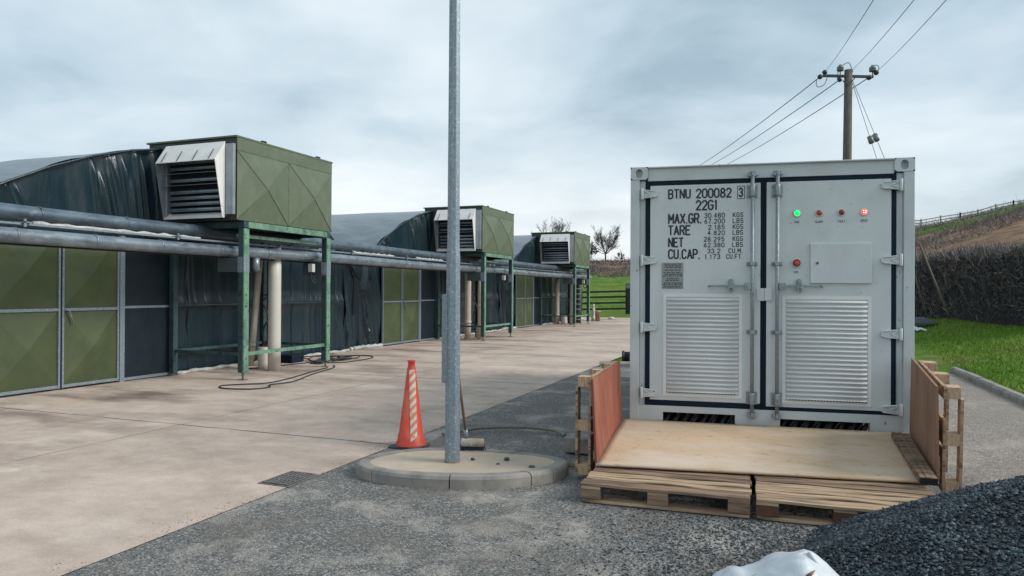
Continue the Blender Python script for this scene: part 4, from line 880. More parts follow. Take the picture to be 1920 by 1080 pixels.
for z in (2.452, 1.826, 1.198, .580): hinge(dl, .098, .25, z, False)
for z in (2.472, 1.819, 1.172, .515): hinge(dr, 2.172, 2.338, z, True)
louvre(dl, .308, 1.016, .556, 1.514); louvre(dr, 1.360, 2.098, .530, 1.500)
lockbar(dl, 1.098, -1); lockbar(dr, 1.312, 1)
MB().box(*cb_(1.138, 1.205, -.012, -.002, 1.452, 1.568)).box(*cb_(1.206, 1.272, -.020, -.010, 1.455, 1.568)).build('lock_plate', 'cgrey', dr, bevel=.003)
# lettering
yy = -.0022
BIG = [("BTNU", .347, .555, 2.400, 2.494), ("200082", .600, .920, 2.400, 2.494), ("3", .979, 1.020, 2.402, 2.492), ("22G1", .598, .798, 2.288, 2.387), ("MAX.GR.", .348, .657, 2.166, 2.266), ("TARE", .348, .556, 2.059, 2.155), ("NET", .349, .492, 1.947, 2.040), ("CU.CAP.", .349, .644, 1.836, 1.932)]
SM = [("30.480", .677, .860, 2.216, 2.264), ("67.200", .677, .860, 2.163, 2.210), ("2.185", .711, .860, 2.108, 2.154), ("4.820", .706, .860, 2.056, 2.101), ("28.295", .672, .858, 1.997, 2.043), ("62.380", .672, .857, 1.944, 1.989), ("33.2", .704, .821, 1.888, 1.934), ("1.173", .681, .821, 1.835, 1.881),
      ("KGS", .929, 1.023, 2.218, 2.264), ("LBS", .929, 1.022, 2.164, 2.210), ("KGS", .929, 1.022, 2.110, 2.156), ("LBS", .928, 1.020, 2.057, 2.103), ("KGS", .928, 1.020, 1.999, 2.045), ("LBS", .926, 1.019, 1.946, 1.991), ("CU.M.", .892, 1.018, 1.889, 1.935), ("CU.FT.", .873, 1.018, 1.836, 1.882)]
for b, x0, x1, z0, z1 in BIG: MB().add(*text_mesh(b, x0, x1, z0-CZ, z1-CZ, yy, .014, 1.)).build('lettering', 'text', dl)
for b, x0, x1, z0, z1 in SM: MB().add(*text_mesh(b, x0, x1, z0-CZ, z1-CZ, yy, .012, 1.35)).build('lettering', 'text', dl)
lt_ = MB()
for a in ((.967, 1.034, 2.501, 2.506), (.967, 1.034, 2.387, 2.392), (.967, .972, 2.392, 2.501), (1.029, 1.034, 2.392, 2.501)):
    lt_.add([(a[0], yy, a[2]-CZ), (a[1], yy, a[2]-CZ), (a[1], yy, a[3]-CZ), (a[0], yy, a[3]-CZ)], [(0, 1, 2, 3)])
lt_.build('lettering_frame', 'text', dl)
for b, x0, x1, z0, z1 in (("RUN", 1.461, 1.500, 2.155, 2.176), ("ALARM", 1.635, 1.697, 2.155, 2.176), ("FAULT", 1.820, 1.884, 2.155, 2.178), ("GRID", 2.007, 2.063, 2.155, 2.179), ("EPO", 1.457, 1.494, 1.702, 1.724)): MB().add(*text_mesh(b, x0, x1, z0-CZ, z1-CZ, yy, .0, 1.0)).build('lettering', 'text', dr)
# data plate, engraved rows only
pl_ = MB().box(*cb_(.292, .489, -.004, -.0005, 1.563, 1.804)).build('data_plate', 'platemet', dl)
ink = MB(); rr = random.Random(3); z = 1.794
for rows, (xa, xb) in ((3, (.31, .47)), (1, (.30, .48)), (3, (.30, .48)), (2, (.32, .46)), (4, (.30, .48))):
    for _ in range(rows):
        x = xa+rr.uniform(0, .02)
        while x < xb-.01:
            w_ = rr.uniform(.008, .035); ink.add([(x, -.0045, z-CZ-.009), (min(xb, x+w_), -.0045, z-CZ-.009), (min(xb, x+w_), -.0045, z-CZ), (x, -.0045, z-CZ)], [(0, 1, 2, 3)]); x += w_+rr.uniform(.004, .01)
        z -= .0155
    z -= .009
ink.build('plate_engraving', 'plateink', pl_)
# indicator lamps
for x, m_ in ((1.482, 'lampgreen'), (1.667, 'lampamber'), (1.851, 'lampdark'), (2.035, 'lampred')):
    z = 2.243-CZ
    b = MB(); b.tube([(x, 0, z), (x, -.010, z)], .034, 24); b.tube([(x, -.010, z), (x, -.016, z)], [.031, .029], 24); bo = b.build('indicator_lamp', 'bezel', dr)
    l_ = MB(); vs = []; 
    rowsN = 6
    for i in range(rowsN+1):
        a = i/rowsN*math.pi/2; l_
        for k in range(20): t_ = 2*math.pi*k/20; vs.append((x+.025*math.cos(a)*math.cos(t_), -.016-.016*math.sin(a), z+.025*math.cos(a)*math.sin(t_)))
    l_.add(vs, [(i*20+k, i*20+(k+1) % 20, (i+1)*20+(k+1) % 20, (i+1)*20+k) for i in range(rowsN) for k in range(20)], True)
    if m_ == 'lampred':
        l_.build('lens', m_, dr)
        cc = MB()
        for ax, az_ in ((-.009, .010), (.010, .008), (.009, -.009), (-.007, -.008)): cc.tube([(x+ax, -.026, z+az_), (x+ax, -.0335, z+az_)], .0045, 8)
        cc.build('lamp_filament', 'lampcore', dr)
    else: l_.build('lens', m_, dr)
z = 1.796-CZ; x = 1.478
MB().tube([(x, 0, z), (x, -.008, z)], .044, 26).tube([(x, -.008, z), (x, -.022, z)], .036, 26).build('stop_button_ring', 'bezel', dr)
MB().tube([(x, -.0225, z), (x, -.026, z)], .034, 26).build('stop_button_well', 'lampdark', dr); MB().tube([(x, -.026, z), (x, -.044, z), (x, -.048, z)], [.017, .019, .015], 20).build('stop_button', 'lampred2' if 'lampred2' in M else 'cone', dr)
ht = MB().box(*cb_(1.594, 2.096, -.024, -.0005, 1.614, 1.970)).build('access_hatch', 'cgrey', dr, bevel=.004)
z = 1.794-CZ; MB().tube([(1.65, -.024, z), (1.65, -.030, z)], .013, 14).build('hatch_lock', 'zinc', dr); MB().tube([(1.65, -.030, z), (1.65, -.0315, z)], .007, 10).build('keyhole', 'dark', dr)
# cables in the two sill openings
for xs, m_, n in (((.34, .93), 'cable', 8), ((1.38, 2.06), 'cable', 8)):
    b = MB()
    for i in range(n):
        x = xs[0]+(xs[1]-xs[0])*i/(n-1)
        b.tube(cr_pts([(x+.10, .30, .50-CZ), (x+.06, .16, .42-CZ), (x-.01, .06, .30-CZ), (x-.07, .12, .15-CZ)], 5), .020, 8)
        b.tube([(x+.03, .115, .40-CZ), (x+.055, .17, .45-CZ)], .034, 10)
    b.build('supply_cables', m_, ct)
    MB().box(*cb_(xs[0]-.03, xs[1]+.03, .25, .27, .13, .46)).build('cable_duct', 'dark', ct)
    b = MB()
    for i in range(n-1):
        x = xs[0]+(xs[1]-xs[0])*(i+.5)/(n-1); b.beam((x+.07+.02*math.sin(i*3), .085, .39-CZ), (x-.05, .11, .22-CZ), .009, .009)
    b.build('cable_tie_bars', 'greybox', ct)
# support pads
pb = MB()
tag(MB().box(-.05, .30, -.05, .30, 0, .115).build('concrete_pad', 'kerb', None, bevel=.006), 'grey concrete pad under the left front corner of the container', 'concrete pad', 'pads under the container').location = (CX, CY, 0)
o = MB().box(-.05, .30, -.05, .30, 0, .115).build('concrete_pad', 'kerb', None, bevel=.006); tag(o, 'grey concrete pad under the right front corner of the container', 'concrete pad', 'pads under the container'); o.location = (CX+2.15, CY+.27, 0)

# ------------------------------------------------------------------ ramp, pallets, barriers
rc = Vector((-.2, 6.25, 0))
A, B, C_, D_ = [Vector(p)-rc for p in ((-1.39, 5.46, .162), (1.02, 5.86, .162), (.985, 6.965, .305), (-1.44, 6.70, .305))]
rmp = empty('plywood_ramp', 'wide tan plywood sheet sloping from the pallets up to the container doors', 'ramp', rc)
def rg(u, v):
    p = (A*(1-u)+B*u)*(1-v)+(D_*(1-u)+C_*u)*v; return (p.x, p.y, p.z+.005*math.sin(u*7+1)*math.sin(v*3.1)+.02)
MB().grid(rg, 40, 16).build('ramp_sheet', 'ply', rmp, solid=.019)
sp_ = MB(); sp_.beam(A.lerp(D_, .75)+Vector((.1, 0, -.045)), B.lerp(C_, .75)+Vector((-.1, 0, -.045)), .09, .08); sp_.beam(A.lerp(D_, .96)+Vector((.1, 0, -.06)), B.lerp(C_, .96)+Vector((-.1, 0, -.06)), .09, .1)
sp_.beam((-1.1, .22, .12), (1.1, .44, .12), .09, .2); sp_.build('bearer', 'woodold', rmp)
def pallet(label, x0, y0, rot, wm, bm_, sag=0.):
    # origin front-left corner on the ground, X width 1.165, Y depth 1.0
    t = empty('pallet', label, 'pallet', (x0, y0, 0), (0, 0, rot), 'pallets under the ramp'); Wp = 1.165
    rr = random.Random(int(x0*100))
    ys = [(.0, .135), (.150, .245), (.262, .36), (.376, .475), (.50, .60), (.62, .72), (.74, .84), (.86, 1.0)]
    for a, b in ys:
        z = .128+rr.uniform(-.003, .003); s2 = rr.uniform(-.012, .012)
        bd = MB(); bd.grid(lambda u, v, a=a, b=b, z=z, s2=s2: (Wp*u+s2, a+(b-a)*v+.004*math.sin(u*9+a*20), z+.02+.002*math.sin(u*13+a*9)), 16, 1, False)
        bd.build('deck_board', wm if rr.random() < .6 else 'woodold', t, solid=.02, bevel=.002)
    for x in (.0725, .55, Wp-.0725):
        MB().box(x-.07, x+.07, .01, .99, .106, .125).build('stringer_board', wm, t)
        for y in (.06, .5, .93): MB().box(x-.0725, x+.0725, y-.05, y+.05, .030, .105).build('block', bm_, t, bevel=.004)
    for y in (.06, .5, .93): MB().box(.005, Wp-.005, y-.05, y+.05, .008, .029).build('base_board', wm, t, bevel=.002)
    return t
pallet('weathered pale wooden pallet under the left half of the ramp', -1.385, 5.0, .045, 'wood', 'woodold')
pallet('brown blocked wooden pallet under the right half of the ramp, beside the slate heap', -.185, 5.055, .045, 'wood', 'wooddark')
def barrier(label, loc, rot, sgn, lp_, ply_m, hgt, blocks_w):
    t = empty('side_barrier', label, 'barrier', loc, rot, 'pallet and plywood barriers beside the ramp')
    H = hgt; Lp = 1.08; w0 = blocks_w
    # inner boards, blocks, outer boards (upright), sgn = outward direction
    def bx(x0, x1, *a): x0, x1 = (sgn*x0, sgn*x1); return MB().box(min(x0, x1), max(x0, x1), *a)
    for y in (.0, .49, .98):
        for z in (.0, H*.45, H-.085): bx(.040, .040+w0, y, y+.1, z, z+.085).build('block', 'woodend', t, bevel=.003)
        bx(.0405+w0, .061+w0, y+.002, y+.098, .002, H-.002 if y else H-.086).build('upright_board', 'wood', t, bevel=.002)
    for z in (.0, .23, H*.45, H-.33, H-.09): bx(.018, .0395, .0, Lp, z, z+.09).build('rail_board', 'wood', t, bevel=.002)
    for y in (.0,): bx(.019, .039, y, y+.1, .092, .225).build('upright_board', 'wood', t)
    return t
LB = barrier('left side barrier of red stained plywood on an upright pallet', (-1.455, 5.62, .04), (R(.6), 0, R(1.5)), -1, None, 'plyred', .80, .085)
MB().add([(-1.385+1.455, 5.47-5.62, .165-.04), (-1.425+1.455, 6.74-5.62, .315-.04), (-1.45+1.455, 6.73-5.62, .86-.04), (-1.42+1.455, 5.47-5.62, .84-.04)], [(0, 1, 2, 3)]).build('plywood_sheet', 'plyred', LB, solid=.016)
RB = barrier('right side barrier of tan plywood on an upright pallet', (1.035, 5.93, .09), (R(5.0), 0, R(0)), 1, None, 'plytan', .775, .085)
MB().add([(-.005, -.04, .07), (-.025, 1.05, .135), (-.022, 1.05, .80), (-.022, -.04, .785)], [(0, 1, 2, 3)]).build('plywood_sheet', 'plytan', RB, solid=.016)
bt = empty('timber_battens', 'three weathered timber battens along the right edge of the ramp', 'timber', (.94, 5.74, .185), (R(7.0), 0, R(3.0)))
for i in range(3): MB().box(-.055+i*.037, -.02+i*.037, .0, 1.05-.02*i, .0, .05+.004*(i % 2)).build('batten', 'woodold', bt, bevel=.003)
MB().box(-.056, .056, -.006, -.0005, -.002, .046).build('dark_end', 'dark', bt)
o = MB().beam((-.16, .0, .02), (.14, -.03, .02), .03, .03).build('timber_strip', 'wood'); o.location = (-1.66, 6.02, 0); tag(o, 'thin timber strip on the ground between island and left barrier', 'timber')
o = MB().box(-.25, .2, -.12, .12, .16, .30).build('concrete_block', 'kerb', bevel=.008); o.location = (-1.70, 6.55, -.16+.02); tag(o, 'grey concrete block lying behind the left side barrier', 'concrete block')

# ------------------------------------------------------------------ slate heap and sack
HC = (1.5, 4.3)
def heap_z(x, y):
    d = math.hypot(x-HC[0], (y-HC[1])); a = math.atan2(y-HC[1], x-HC[0])
    d *= 1+.05*math.sin(a*3+1)+.04*math.sin(a*7)
    z = .785-.525*math.sqrt(d*d+.03)
    z += .06*(fbm(x*3.1+5, y*3.1)-.47)
    return z
def chips(name, pts, smin, smax, m_, parent=None, flat=.55):
    n = len(pts); pts = np.asarray(pts); base = np.array([(1, 0, 0), (-.5, .85, 0), (-.6, -.75, .1), (.3, -.2, .8), (.0, .25, -.75)])
    V = np.repeat(base[None], n, 0)*rng.uniform(.6, 1.35, (n, 5, 3)); s_ = smin*(smax/smin)**(rng.uniform(0, 1, n)**1.6)
    V[:, :, 2] *= flat
    a = rng.uniform(0, 6.28, n); b = rng.normal(0, .5, n); c, s2 = np.cos(a), np.sin(a)
    x = V[:, :, 0]*c[:, None]-V[:, :, 1]*s2[:, None]; y = V[:, :, 0]*s2[:, None]+V[:, :, 1]*c[:, None]; z = V[:, :, 2]
    cb2, sb = np.cos(b)[:, None], np.sin(b)[:, None]; y, z = y*cb2-z*sb, y*sb+z*cb2
    P_ = np.stack([x, y, z], 2)*s_[:, None, None]+pts[:, None, :]
    f = np.array([(0, 1, 3), (1, 2, 3), (2, 0, 3), (1, 0, 4), (2, 1, 4), (0, 2, 4)]); F = (f[None]+(np.arange(n)*5)[:, None, None]).reshape(-1, 3)
    return np_mesh(name, P_.reshape(-1, 3), F, m_, parent)
hp = empty('slate_heap', 'heap of dark blue grey slate chippings in front of the right pallet', 'gravel heap', (0, 0, 0))
def hg(u, v):
    x = HC[0]-2.3+4.6*u; y = HC[1]-2.3+4.6*v; return (x, y, max(-.05, heap_z(x, y)-.008))
MB().grid(hg, 120, 120).build('heap_core', 'stone', hp)
P = []
while len(P) < 60000:
    a = random.uniform(0, 6.283); r_ = 1.62*math.sqrt(random.random()); x, y = HC[0]+r_*math.cos(a), HC[1]+r_*math.sin(a)
    if x > HC[0]+.3 and random.random() < .6: continue
    z = heap_z(x, y)
    if z > -.01: P.append((x, y, z+random.uniform(-.004, .004)))
tag(chips('slate_chips', P, .006, .023, 'stone', hp), kind='stuff')
P = []
while len(P) < 9000:
    x = random.gauss(HC[0]-1.45, .55); y = random.gauss(HC[1]+.0, .75)
    d = math.hypot(x-HC[0], y-HC[1])
    if 1.45 < d < 3.0 and x < 1.6 and heap_z(x, y) < .02: P.append((x, y, .003))
tag(chips('scattered_slate', P, .004, .014, 'stone'), 'dark slate chippings scattered on the ground at the foot of the heap', 'gravel', kind='stuff')
P = []
while len(P) < 26000:
    y = 2.4+6.5*random.random()**1.4; x = random.uniform(-3.62, .2 if y < 5 else 1.3)
    if -3.38 < x < -1.7 and 4.9 < y < 5.97: continue
    P.append((x, y, .002))
for i in range(2500):
    y = random.uniform(2.5, 14); q_ = max(0, fbm(y*2.3, 4.4)-.40)
    if random.random() < q_*6: P.append((-3.60-abs(random.gauss(0, .02+.5*q_)), y, .006))
tag(chips('loose_gravel', P, .002, .0062, 'chips'), 'loose grey gravel scattered over the worn ground', 'gravel', kind='stuff')

sk = empty('plastic_sack', 'white plastic sack with a split, half buried in the nearest slate', 'sack', (.045, 3.2, 0))
def sackf(u, v):
    a = u*2*math.pi; th = v*math.pi/2
    rx = .54*math.cos(th)**.62; ry = .25*math.cos(th)**.65; x = rx*math.cos(a); y = ry*math.sin(a)
    z = .415*math.sin(th)**.9
    z *= 1.03-(.42 if x > .03 else .30)*min(1, abs(x-.03)/.5)
    z += .03*math.exp(-((x-.03)/.09)**2)*math.sin(th)**3-.035*math.exp(-((x-.20)/.07)**2)*math.sin(th)**2-.02*math.exp(-((x+.17)/.05)**2)*math.sin(th)
    w_ = (fbm(x*6+3, y*7+z*6, 4)-.47)*.045; cr_ = .006*math.sin(x*34+y*20+7*fbm(x*5, z*6, 3))
    return (x+w_*math.cos(a), y+w_*math.sin(a)+cr_, z+w_*.8+cr_)
MB().grid(sackf, 140, 60).build('sack_body', 'sack', sk)
fl = MB(); fl.grid(lambda u, v: (.05+.16*(u-.6)*(1-v*.92), .0+.015*math.sin(u*5), .385+.07*v), 10, 6); fl.build('corner_flap', 'sack', sk, solid=.003)
sp_l = [Vector(sackf(.70+.09*k/9, .38+.42*k/9))+Vector((0, -.006, .004)) for k in range(10)]
MB().tube(sp_l, [.002, .006, .009, .010, .010, .010, .009, .008, .005, .002], 6).build('split_seam', 'woodold', sk)

# ------------------------------------------------------------------ utility pole, wires, stays
def pt(u, v, D): # ray helper for measured bearings: returns a world point at range D
    return Vector((0, 0, CH))+(fw+r2*((u-960)/1336.63)+u2*((540-v)/1336.63))*D
PD = 24.; pb0 = pt(1587, 520, PD); px, py = pb0.x, pb0.y; ptop = pt(1589, 131, PD).z
up_ = empty('utility_pole', 'wooden utility pole with dark crossarm rising behind the container', 'utility pole', (px, py, terr(px, py)-.03))
z0_ = up_.location.z; H_ = ptop-z0_
MB().tube([(0, 0, 0), (0, 0, H_*.5), (.04, 0, H_)], [.165, .145, .125], 16).build('pole', 'polewood', up_)
def rel(u, v, D=PD): return pt(u, v, D)-Vector(up_.location)
MB().beam(rel(1543, 142), rel(1637, 144), .09, .075).build('crossarm', 'arm', up_)
MB().beam(rel(1580, 151, PD-.15), rel(1590, 160, PD-.15), .03, .03).beam(rel(1604, 145, PD-.15), rel(1590, 160, PD-.15), .03, .03).build('brace', 'arm', up_)
for u, v in ((1575.5, 130), (1636, 131)):
    c = rel(u, v-3); b = MB(); b.lathe([(.0, -.11), (.10, -.11), (.115, -.09), (.105, -.02), (.115, -.01), (.09, .05), (.05, .06), (.05, .10), (0, .11)], c, 14); b.tube([c+Vector((0, 0, -.28)), c+Vector((0, 0, -.1))], .018, 8); b.build('post_insulator', 'porcelain', up_)
for (a, b_) in (((1541, 141), (1534, 147)), ((1544, 139), (1549, 132)), ((1577, 147), (1571, 152)), ((1592, 136), (1598, 131)), ((1634, 143), (1625, 148)), ((1640, 140), (1646, 132))):
    p, q_ = rel(*a), rel(*b_); d = q_-p
    MB().tube([p, p+d*.2, p+d*.5, p+d*.8, q_], [.025, .075, .085, .07, .02], 10).build('strain_insulator', 'arm', up_)
jl = MB()
jl.tube(cr_pts([rel(1531, 150), rel(1531, 160), rel(1536, 163), rel(1546, 158), rel(1551, 146)], 6), .014, 5); jl.tube(cr_pts([rel(1577, 125), rel(1584, 120), rel(1592, 118), rel(1598, 131)], 6), .014, 5); jl.tube(cr_pts([rel(1636, 125), rel(1643, 122), rel(1648, 126), rel(1646, 132)], 6), .014, 5); jl.tube(cr_pts([rel(1571, 152), rel(1570, 145), rel(1572, 132)], 6), .014, 5)
jl.build('jumper_wire', 'wire', up_)
def wire(label, a, b, sag, r_=.009):
    P_ = [a.lerp(b, k/24)-Vector((0, 0, sag*4*(k/24)*(1-k/24))) for k in range(25)]; c = P_[0].copy()
    o = MB().tube([p-c for p in P_], r_, 6).build('overhead_wire', 'wire'); o.location = c; tag(o, label, 'wire', 'overhead wires at the utility pole')
wire('left overhead wire climbing to the top of the photo', pt(1549, 132, PD), pt(1650, -20, 9.5), .05, .0065)
wire('middle overhead wire climbing to the top of the photo', pt(1598, 131, PD), pt(1730, -20, 9.6), .05, .0065)
wire('right overhead wire climbing to the top of the photo', pt(1646, 132, PD), pt(1792, -20, 9.8), .05, .0065)
wire('upper wire sloping down left behind the container roof', pt(1534, 147, PD), pt(1270, 334, 62), .25, .016)
wire('middle wire sloping down left behind the container roof', pt(1571, 152, PD), pt(1290, 331, 62), .25, .016)
wire('lowest wire sloping down left behind the container roof', pt(1625, 148, PD), pt(1320, 328, 62), .25, .016)
for lab, a, bb, D, ins, cap in (('right guy wire with wooden guard reaching the lawn by the hedge', (1599, 152), (1779, 585), 20.6, .27, .73), ('left guy wire with wooden guard, mostly behind the container edge', (1597, 152), (1736, 578), 22.2, .27, .80)):
    p, q_ = pt(*a, PD), pt(*bb, D); q_.z = max(terr(q_.x, q_.y)-.05, q_.z-.1)
    t = empty('guy_wire', lab, 'guy wire', p, group='guy wires of the utility pole'); d = q_-p
    MB().tube([d*0, d], .009, 6).build('wire_strand', 'wire', t)
    i0 = d*ins; MB().tube([i0-d.normalized()*.14, i0-d.normalized()*.12, i0+d.normalized()*.12, i0+d.normalized()*.14], [.03, .085, .085, .03], 10).build('guy_insulator', 'porcelain', t)
    MB().beam(d*cap, d*.995, .045, .04).build('wire_guard', 'stay', t)

# ------------------------------------------------------------------ hedge
def hedge():
    t = empty('hedge', 'long dark leafless clipped hedge at the far side of the lawn', 'hedge', (0, 0, 0))
    A_, B_ = pt(1560, 560, 34), pt(2010, 620, 17.0); A_.z = B_.z = 0; d = B_-A_; Lh = d.length; tt = d.normalized(); q = Vector((-tt.y, tt.x, 0))
    if q.y < 0: q = -q
    def base(s_): p = A_+tt*s_; return p, terr(p.x, p.y)-.1
    def topz(s_):
        return 2.28+.12*(fbm(s_*.8, 3.)-.5)*2
    def core(u, v):
        s_ = u*Lh; p, z0 = base(s_); a = v*math.pi; h = topz(s_)-.12
        off = .62-.5*math.cos(a); 
        prof = [(.05, .0), (.0, .5), (.02, 1.0), (.12, 1.0)]
        y = .18+1.0*v; k = min(1, v*5, (1-v)*5); z = h*k**.35
        if v < .2: y = .25*(v/.2)*.6
        n_ = fbm(s_*2.2, v*9)-.47
        pp = p+q*(y+n_*.25*1.0); return (pp.x, pp.y, z0+max(0, z+n_*.15*(v > .02)))
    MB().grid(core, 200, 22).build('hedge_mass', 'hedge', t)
    n = 42000; V = []; F = []
    s_ = rng.uniform(0, Lh, n); hh = rng.uniform(0, 1, n)**.8; dep = rng.uniform(-.08, .5, n)
    ang = rng.normal(.0, 1.4, n); ln = rng.uniform(.12, .42, n); w = rng.uniform(.005, .013, n)
    P0 = np.zeros((n, 3)); 
    zt = np.array([topz(a) for a in s_]); b0 = [base(a) for a in s_]
    P0 = np.array([(b[0].x+q.x*dd, b[0].y+q.y*dd, b[1]+h_*z_) for b, dd, h_, z_ in zip(b0, dep+(hh > .93)*.4, hh, zt)])
    dirs = np.stack([tt.x*np.sin(ang)-q.x*.4*rng.uniform(0, 1, n), tt.y*np.sin(ang)-q.y*.4*rng.uniform(0, 1, n), np.cos(ang)*rng.choice([1, 1, 1, -.4], n)], 1)
    dirs /= np.linalg.norm(dirs, axis=1)[:, None]; ln = np.where(hh > .95, ln*.7, ln)
    P1 = P0+dirs*ln[:, None]
    side = np.cross(dirs, np.array([fw.x, fw.y, 0])+rng.normal(0, .4, (n, 3))); side /= np.linalg.norm(side, axis=1)[:, None]; side *= w[:, None]
    Vv = np.stack([P0-side, P0+side, P1+side*.3, P1-side*.3], 1).reshape(-1, 3); np_mesh('twigs', Vv, np.arange(4*n).reshape(-1, 4), 'twig', t)
hedge()

# ------------------------------------------------------------------ bare trees
def tree(label, loc, H, wide, seed, limbs=11, m_='bark', group='bare trees on the far bank'):
    rr = random.Random(seed); t = empty('bare_tree', label, 'tree', loc, group=group); tk = MB(); cr_ = MB()
    F_ = Vector((0, 0, H*.20)); tk.tube([(0, 0, -.4), (.02, 0, H*.1), F_, F_+Vector((.05, 0, H*.06))], [H*.024, H*.019, H*.018, H*.014], 8)
    def grow(p, d, ln, r_, lev):
        n = 4; P_ = [p]; q_ = p; dd = d; rad = [r_*(1-.6*i/n) for i in range(n+1)]
        for i in range(n):
            dd = (dd+Vector((rr.gauss(0, .13), rr.gauss(0, .13), rr.gauss(.05, .08)))).normalized(); q_ = q_+dd*ln/n; P_.append(q_)
        (tk if lev == 0 else cr_).tube(P_, rad, 5 if lev == 0 else 3, caps=False)
        if lev >= 3: return
        for i in range((9, 7, 4)[lev]):
            f_ = rr.uniform(.22, .98)*n; j = min(n-1, int(f_)); b = P_[j].lerp(P_[j+1], f_-j); ra = (b-F_*.6).normalized()
            nd = (dd*.45+ra*.45+Vector((rr.gauss(0, .55), rr.gauss(0, .55), rr.gauss(.1, .35)))).normalized()
            grow(b, nd, ln*rr.uniform(.30, .52)*(1.15-.3*f_/n), max(.012, rad[j]*.5), lev+1)
    for i in range(limbs):
        a = i*2.4+rr.uniform(-.4, .4); th = R(8+68*((i+.5)/limbs)**.8)
        d = Vector((math.sin(th)*math.cos(a)*wide, math.sin(th)*math.sin(a)*wide, math.cos(th)))
        grow(F_+Vector((0, 0, H*.05*rr.random())), d.normalized(), H*(.62-.16*math.sin(th))*rr.uniform(.85, 1.05), H*.0085, 0)
    tk.build('trunk', m_, t); cr_.build('crown', m_, t); return t
def far(u, D): p = pt(u, 500, D); return (p.x, p.y, terr(p.x, p.y)-.1)
tree('bare tree with round fine crown right of the far ventilation unit', far(1135, 90), 5.3, 1.0, 5, 13)
tree('bare tree showing above the roof of the far ventilation unit', far(1040, 96), 7.2, 1.15, 9, 13)
tree('small scrubby bare tree at the right foot of the far unit', far(1108, 84), 2.6, 1.1, 21, 8)
tree('low leafless bush on the bank left of the container', far(1163, 88), 1.5, 1.3, 33, 7)
# brambles on the left bank as one mass
def bramble(name, label, u0, u1, D0, D1, n, h0, h1, m_='twig'):
    V = []
    us = rng.uniform(u0, u1, n); Ds = rng.uniform(D0, D1, n)
    base = np.array([far(a, b) for a, b in zip(us, Ds)]); dirs = rng.normal(0, .8, (n, 3)); dirs[:, 2] = abs(rng.normal(.7, .4, n)); dirs /= np.linalg.norm(dirs, axis=1)[:, None]
    ln = rng.uniform(h0, h1, n); clump = np.array([.3+1.4*max(0, fbm(a*.05, b*.3)-.28) for a, b in zip(us, Ds)]); P1 = base+dirs*(ln*clump)[:, None]
    side = np.cross(dirs, [fw.x, fw.y, .2]); side /= np.linalg.norm(side, axis=1)[:, None]; side *= rng.uniform(.01, .028, n)[:, None]
    Vv = np.stack([base-side, base+side, P1+side*.3, P1-side*.3], 1).reshape(-1, 3); o = np_mesh(name, Vv, np.arange(4*n).reshape(-1, 4), m_); tag(o, label, 'undergrowth', kind='stuff')
bramble('bank_brambles', 'brown tangled brambles covering the far bank left of the container', 1000, 1215, 66, 92, 8000, .3, 1.3)
bramble('hill_bracken', 'brown dead bracken on the hillside above the hedge', 1640, 1990, 52, 92, 12000, .3, 1.3)
bramble('ridge_scrub', 'thin leafless scrub along the hill crest behind the rail fence', 1700, 1990, 103, 112, 6500, .9, 3.4)

# ------------------------------------------------------------------ fences
def rail_fence(label, pts, post_h, rails, step, m_, rw, pw):
    a = pts[0]; t = empty('rail_fence', label, 'fence', a); A0 = Vector(a)
    for p, q_ in zip(pts, pts[1:]):
        p, q_ = Vector(p), Vector(q_); n = max(1, int((q_-p).length/step))
        for i in range(n+1):
            b = p.lerp(q_, i/n); b.z = terr(b.x, b.y)-.05; MB().box(-pw/2, pw/2, -pw/2, pw/2, 0, post_h+.05).build('post', m_, t).location = b-A0
        for z in rails:
            r_ = MB()
            for i in range(n):
                b, c = p.lerp(q_, i/n), p.lerp(q_, (i+1)/n); b.z = terr(b.x, b.y)+z; c.z = terr(c.x, c.y)+z; r_.beam(b-A0, c-A0, rw*.3, rw)
            r_.build('rail', m_, t)
    return t
rail_fence('black four rail wooden fence along the far grass bank', [far(1040, 46.5), far(1330, 43.5)], 1.5, (.32, .70, 1.08, 1.42), 3.3, 'fence', .12, .15)
rail_fence('pale rail fence along the crest of the hill at right', [far(1690, 101), far(1800, 101), far(1900, 100), far(1990, 100)], 1.35, (.35, .75, 1.15), 2.1, 'fencefar', .14, .17)
p = far(1936, 92); t = empty('gate_post', 'dark brown post at the right edge of the photo on the hill', 'post', p); MB().box(-.45, .45, -.2, .2, 0, 4.4).build('post_shaft', 'stay', t); MB().box(-.6, .6, -.3, .3, 4.4, 4.6).build('post_cap', 'fence', t)
p = far(1178, 46); t = empty('gate_post', 'thick grey post of the black fence beside the container', 'post', p); MB().box(-.14, .14, -.14, .14, 0, 2.0).build('post_shaft', 'fence', t); MB().box(-.1, .25, -.18, -.15, 1.7, 1.95).build('post_plate', 'galv', t)

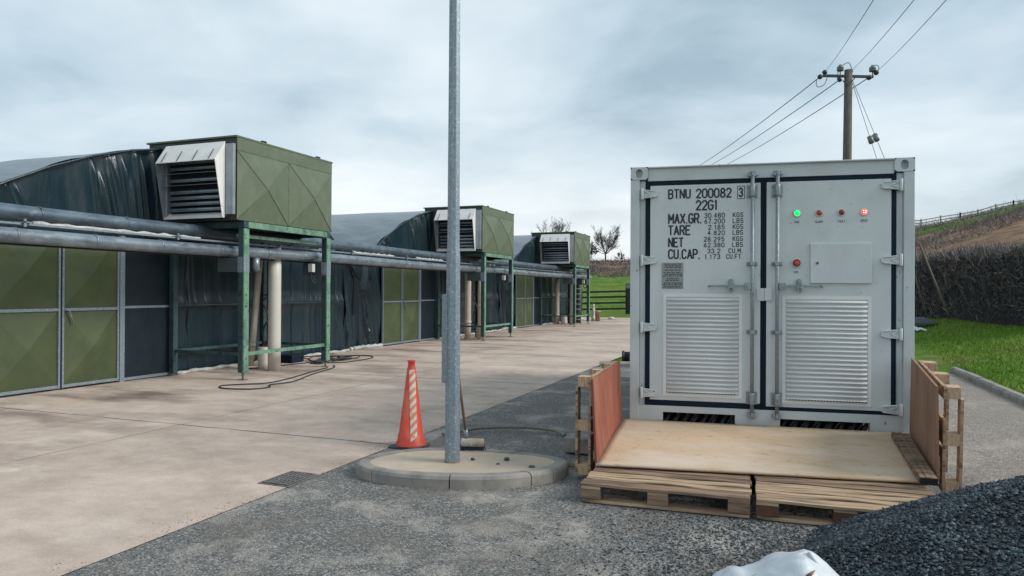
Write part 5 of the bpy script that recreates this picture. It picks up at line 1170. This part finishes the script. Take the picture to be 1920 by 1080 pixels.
# ------------------------------------------------------------------ odds and ends on the grass and yard
p = pt(1728, 640, 22.0); cz_ = terr(p.x, p.y)-.03
t = empty('corrugated_offcut', 'dark corrugated sheet offcut lying on the lawn beside the container', 'metal sheet', (p.x, p.y, cz_), (0, 0, .5))
MB().grid(lambda u, v: (-.55+.9*u, -.3+.6*v, .10+.20*v+.02*math.sin(u*50)), 60, 4).build('corrugated_panel', 'corr', t, solid=.006)
p = pt(1722, 652, 21.0); cz_ = terr(p.x, p.y)-.03
o = MB().grid(lambda u, v: (-.4+.6*u, -.15+.3*v, .05+.08*math.sin(u*3.1)*math.sin(v*3.1)+.02*math.sin(u*19+v*9)), 24, 10).build('plastic_bag', 'sack'); o.location = (p.x, p.y, cz_); tag(o, 'crumpled white bag on the lawn in front of the corrugated offcut', 'bag')
pe = empty('black_duct', 'end of thick black ribbed duct lying by the kerb left of the container', 'duct', (-3.05, 15.2, 0))
MB().tube([(-.25, 0, .13), (.9, .25, .13)], .105, 18).build('duct_body', 'cable', pe); q = MB()
for k in range(4): q.tube([(-.25+k*.16, k*.035, .13), (-.20+k*.16, .01+k*.035, .13)], .125, 18)
q.build('duct_rib', 'cable', pe)
p = far(1113, 37.0); t = empty('stone_figure', 'small pale garden statue at the end of the yard', 'statue', (p[0], p[1], 0))
MB().lathe([(k*.5, z*.62+.0) for k, z in [(.0, 0), (.22, 0), (.22, .3), (.15, .32), (.16, .6), (.2, .85), (.13, 1.05), (.09, 1.12), (.13, 1.22), (.12, 1.35), (.0, 1.42)]], n=14).build('figure', 'whitepipe', t)
p = far(1121, 36.6); t = empty('planter', 'tall terracotta pot beside the pale statue', 'plant pot', (p[0], p[1], 0)); MB().lathe([(.0, 0), (.12, 0), (.135, .46), (.15, .46), (.15, .52), (.12, .52), (.11, .3)], n=18).build('pot', 'terracotta', t)
p = far(1147, 39); o = MB().lathe([(0, 0), (.18, .01), (.2, .06), (.12, .12), (0, .14)], n=12).build('boulder', 'whitepipe'); o.location = (p[0], p[1], .0); tag(o, 'pale boulder at the grass edge by the black fence', 'boulder')
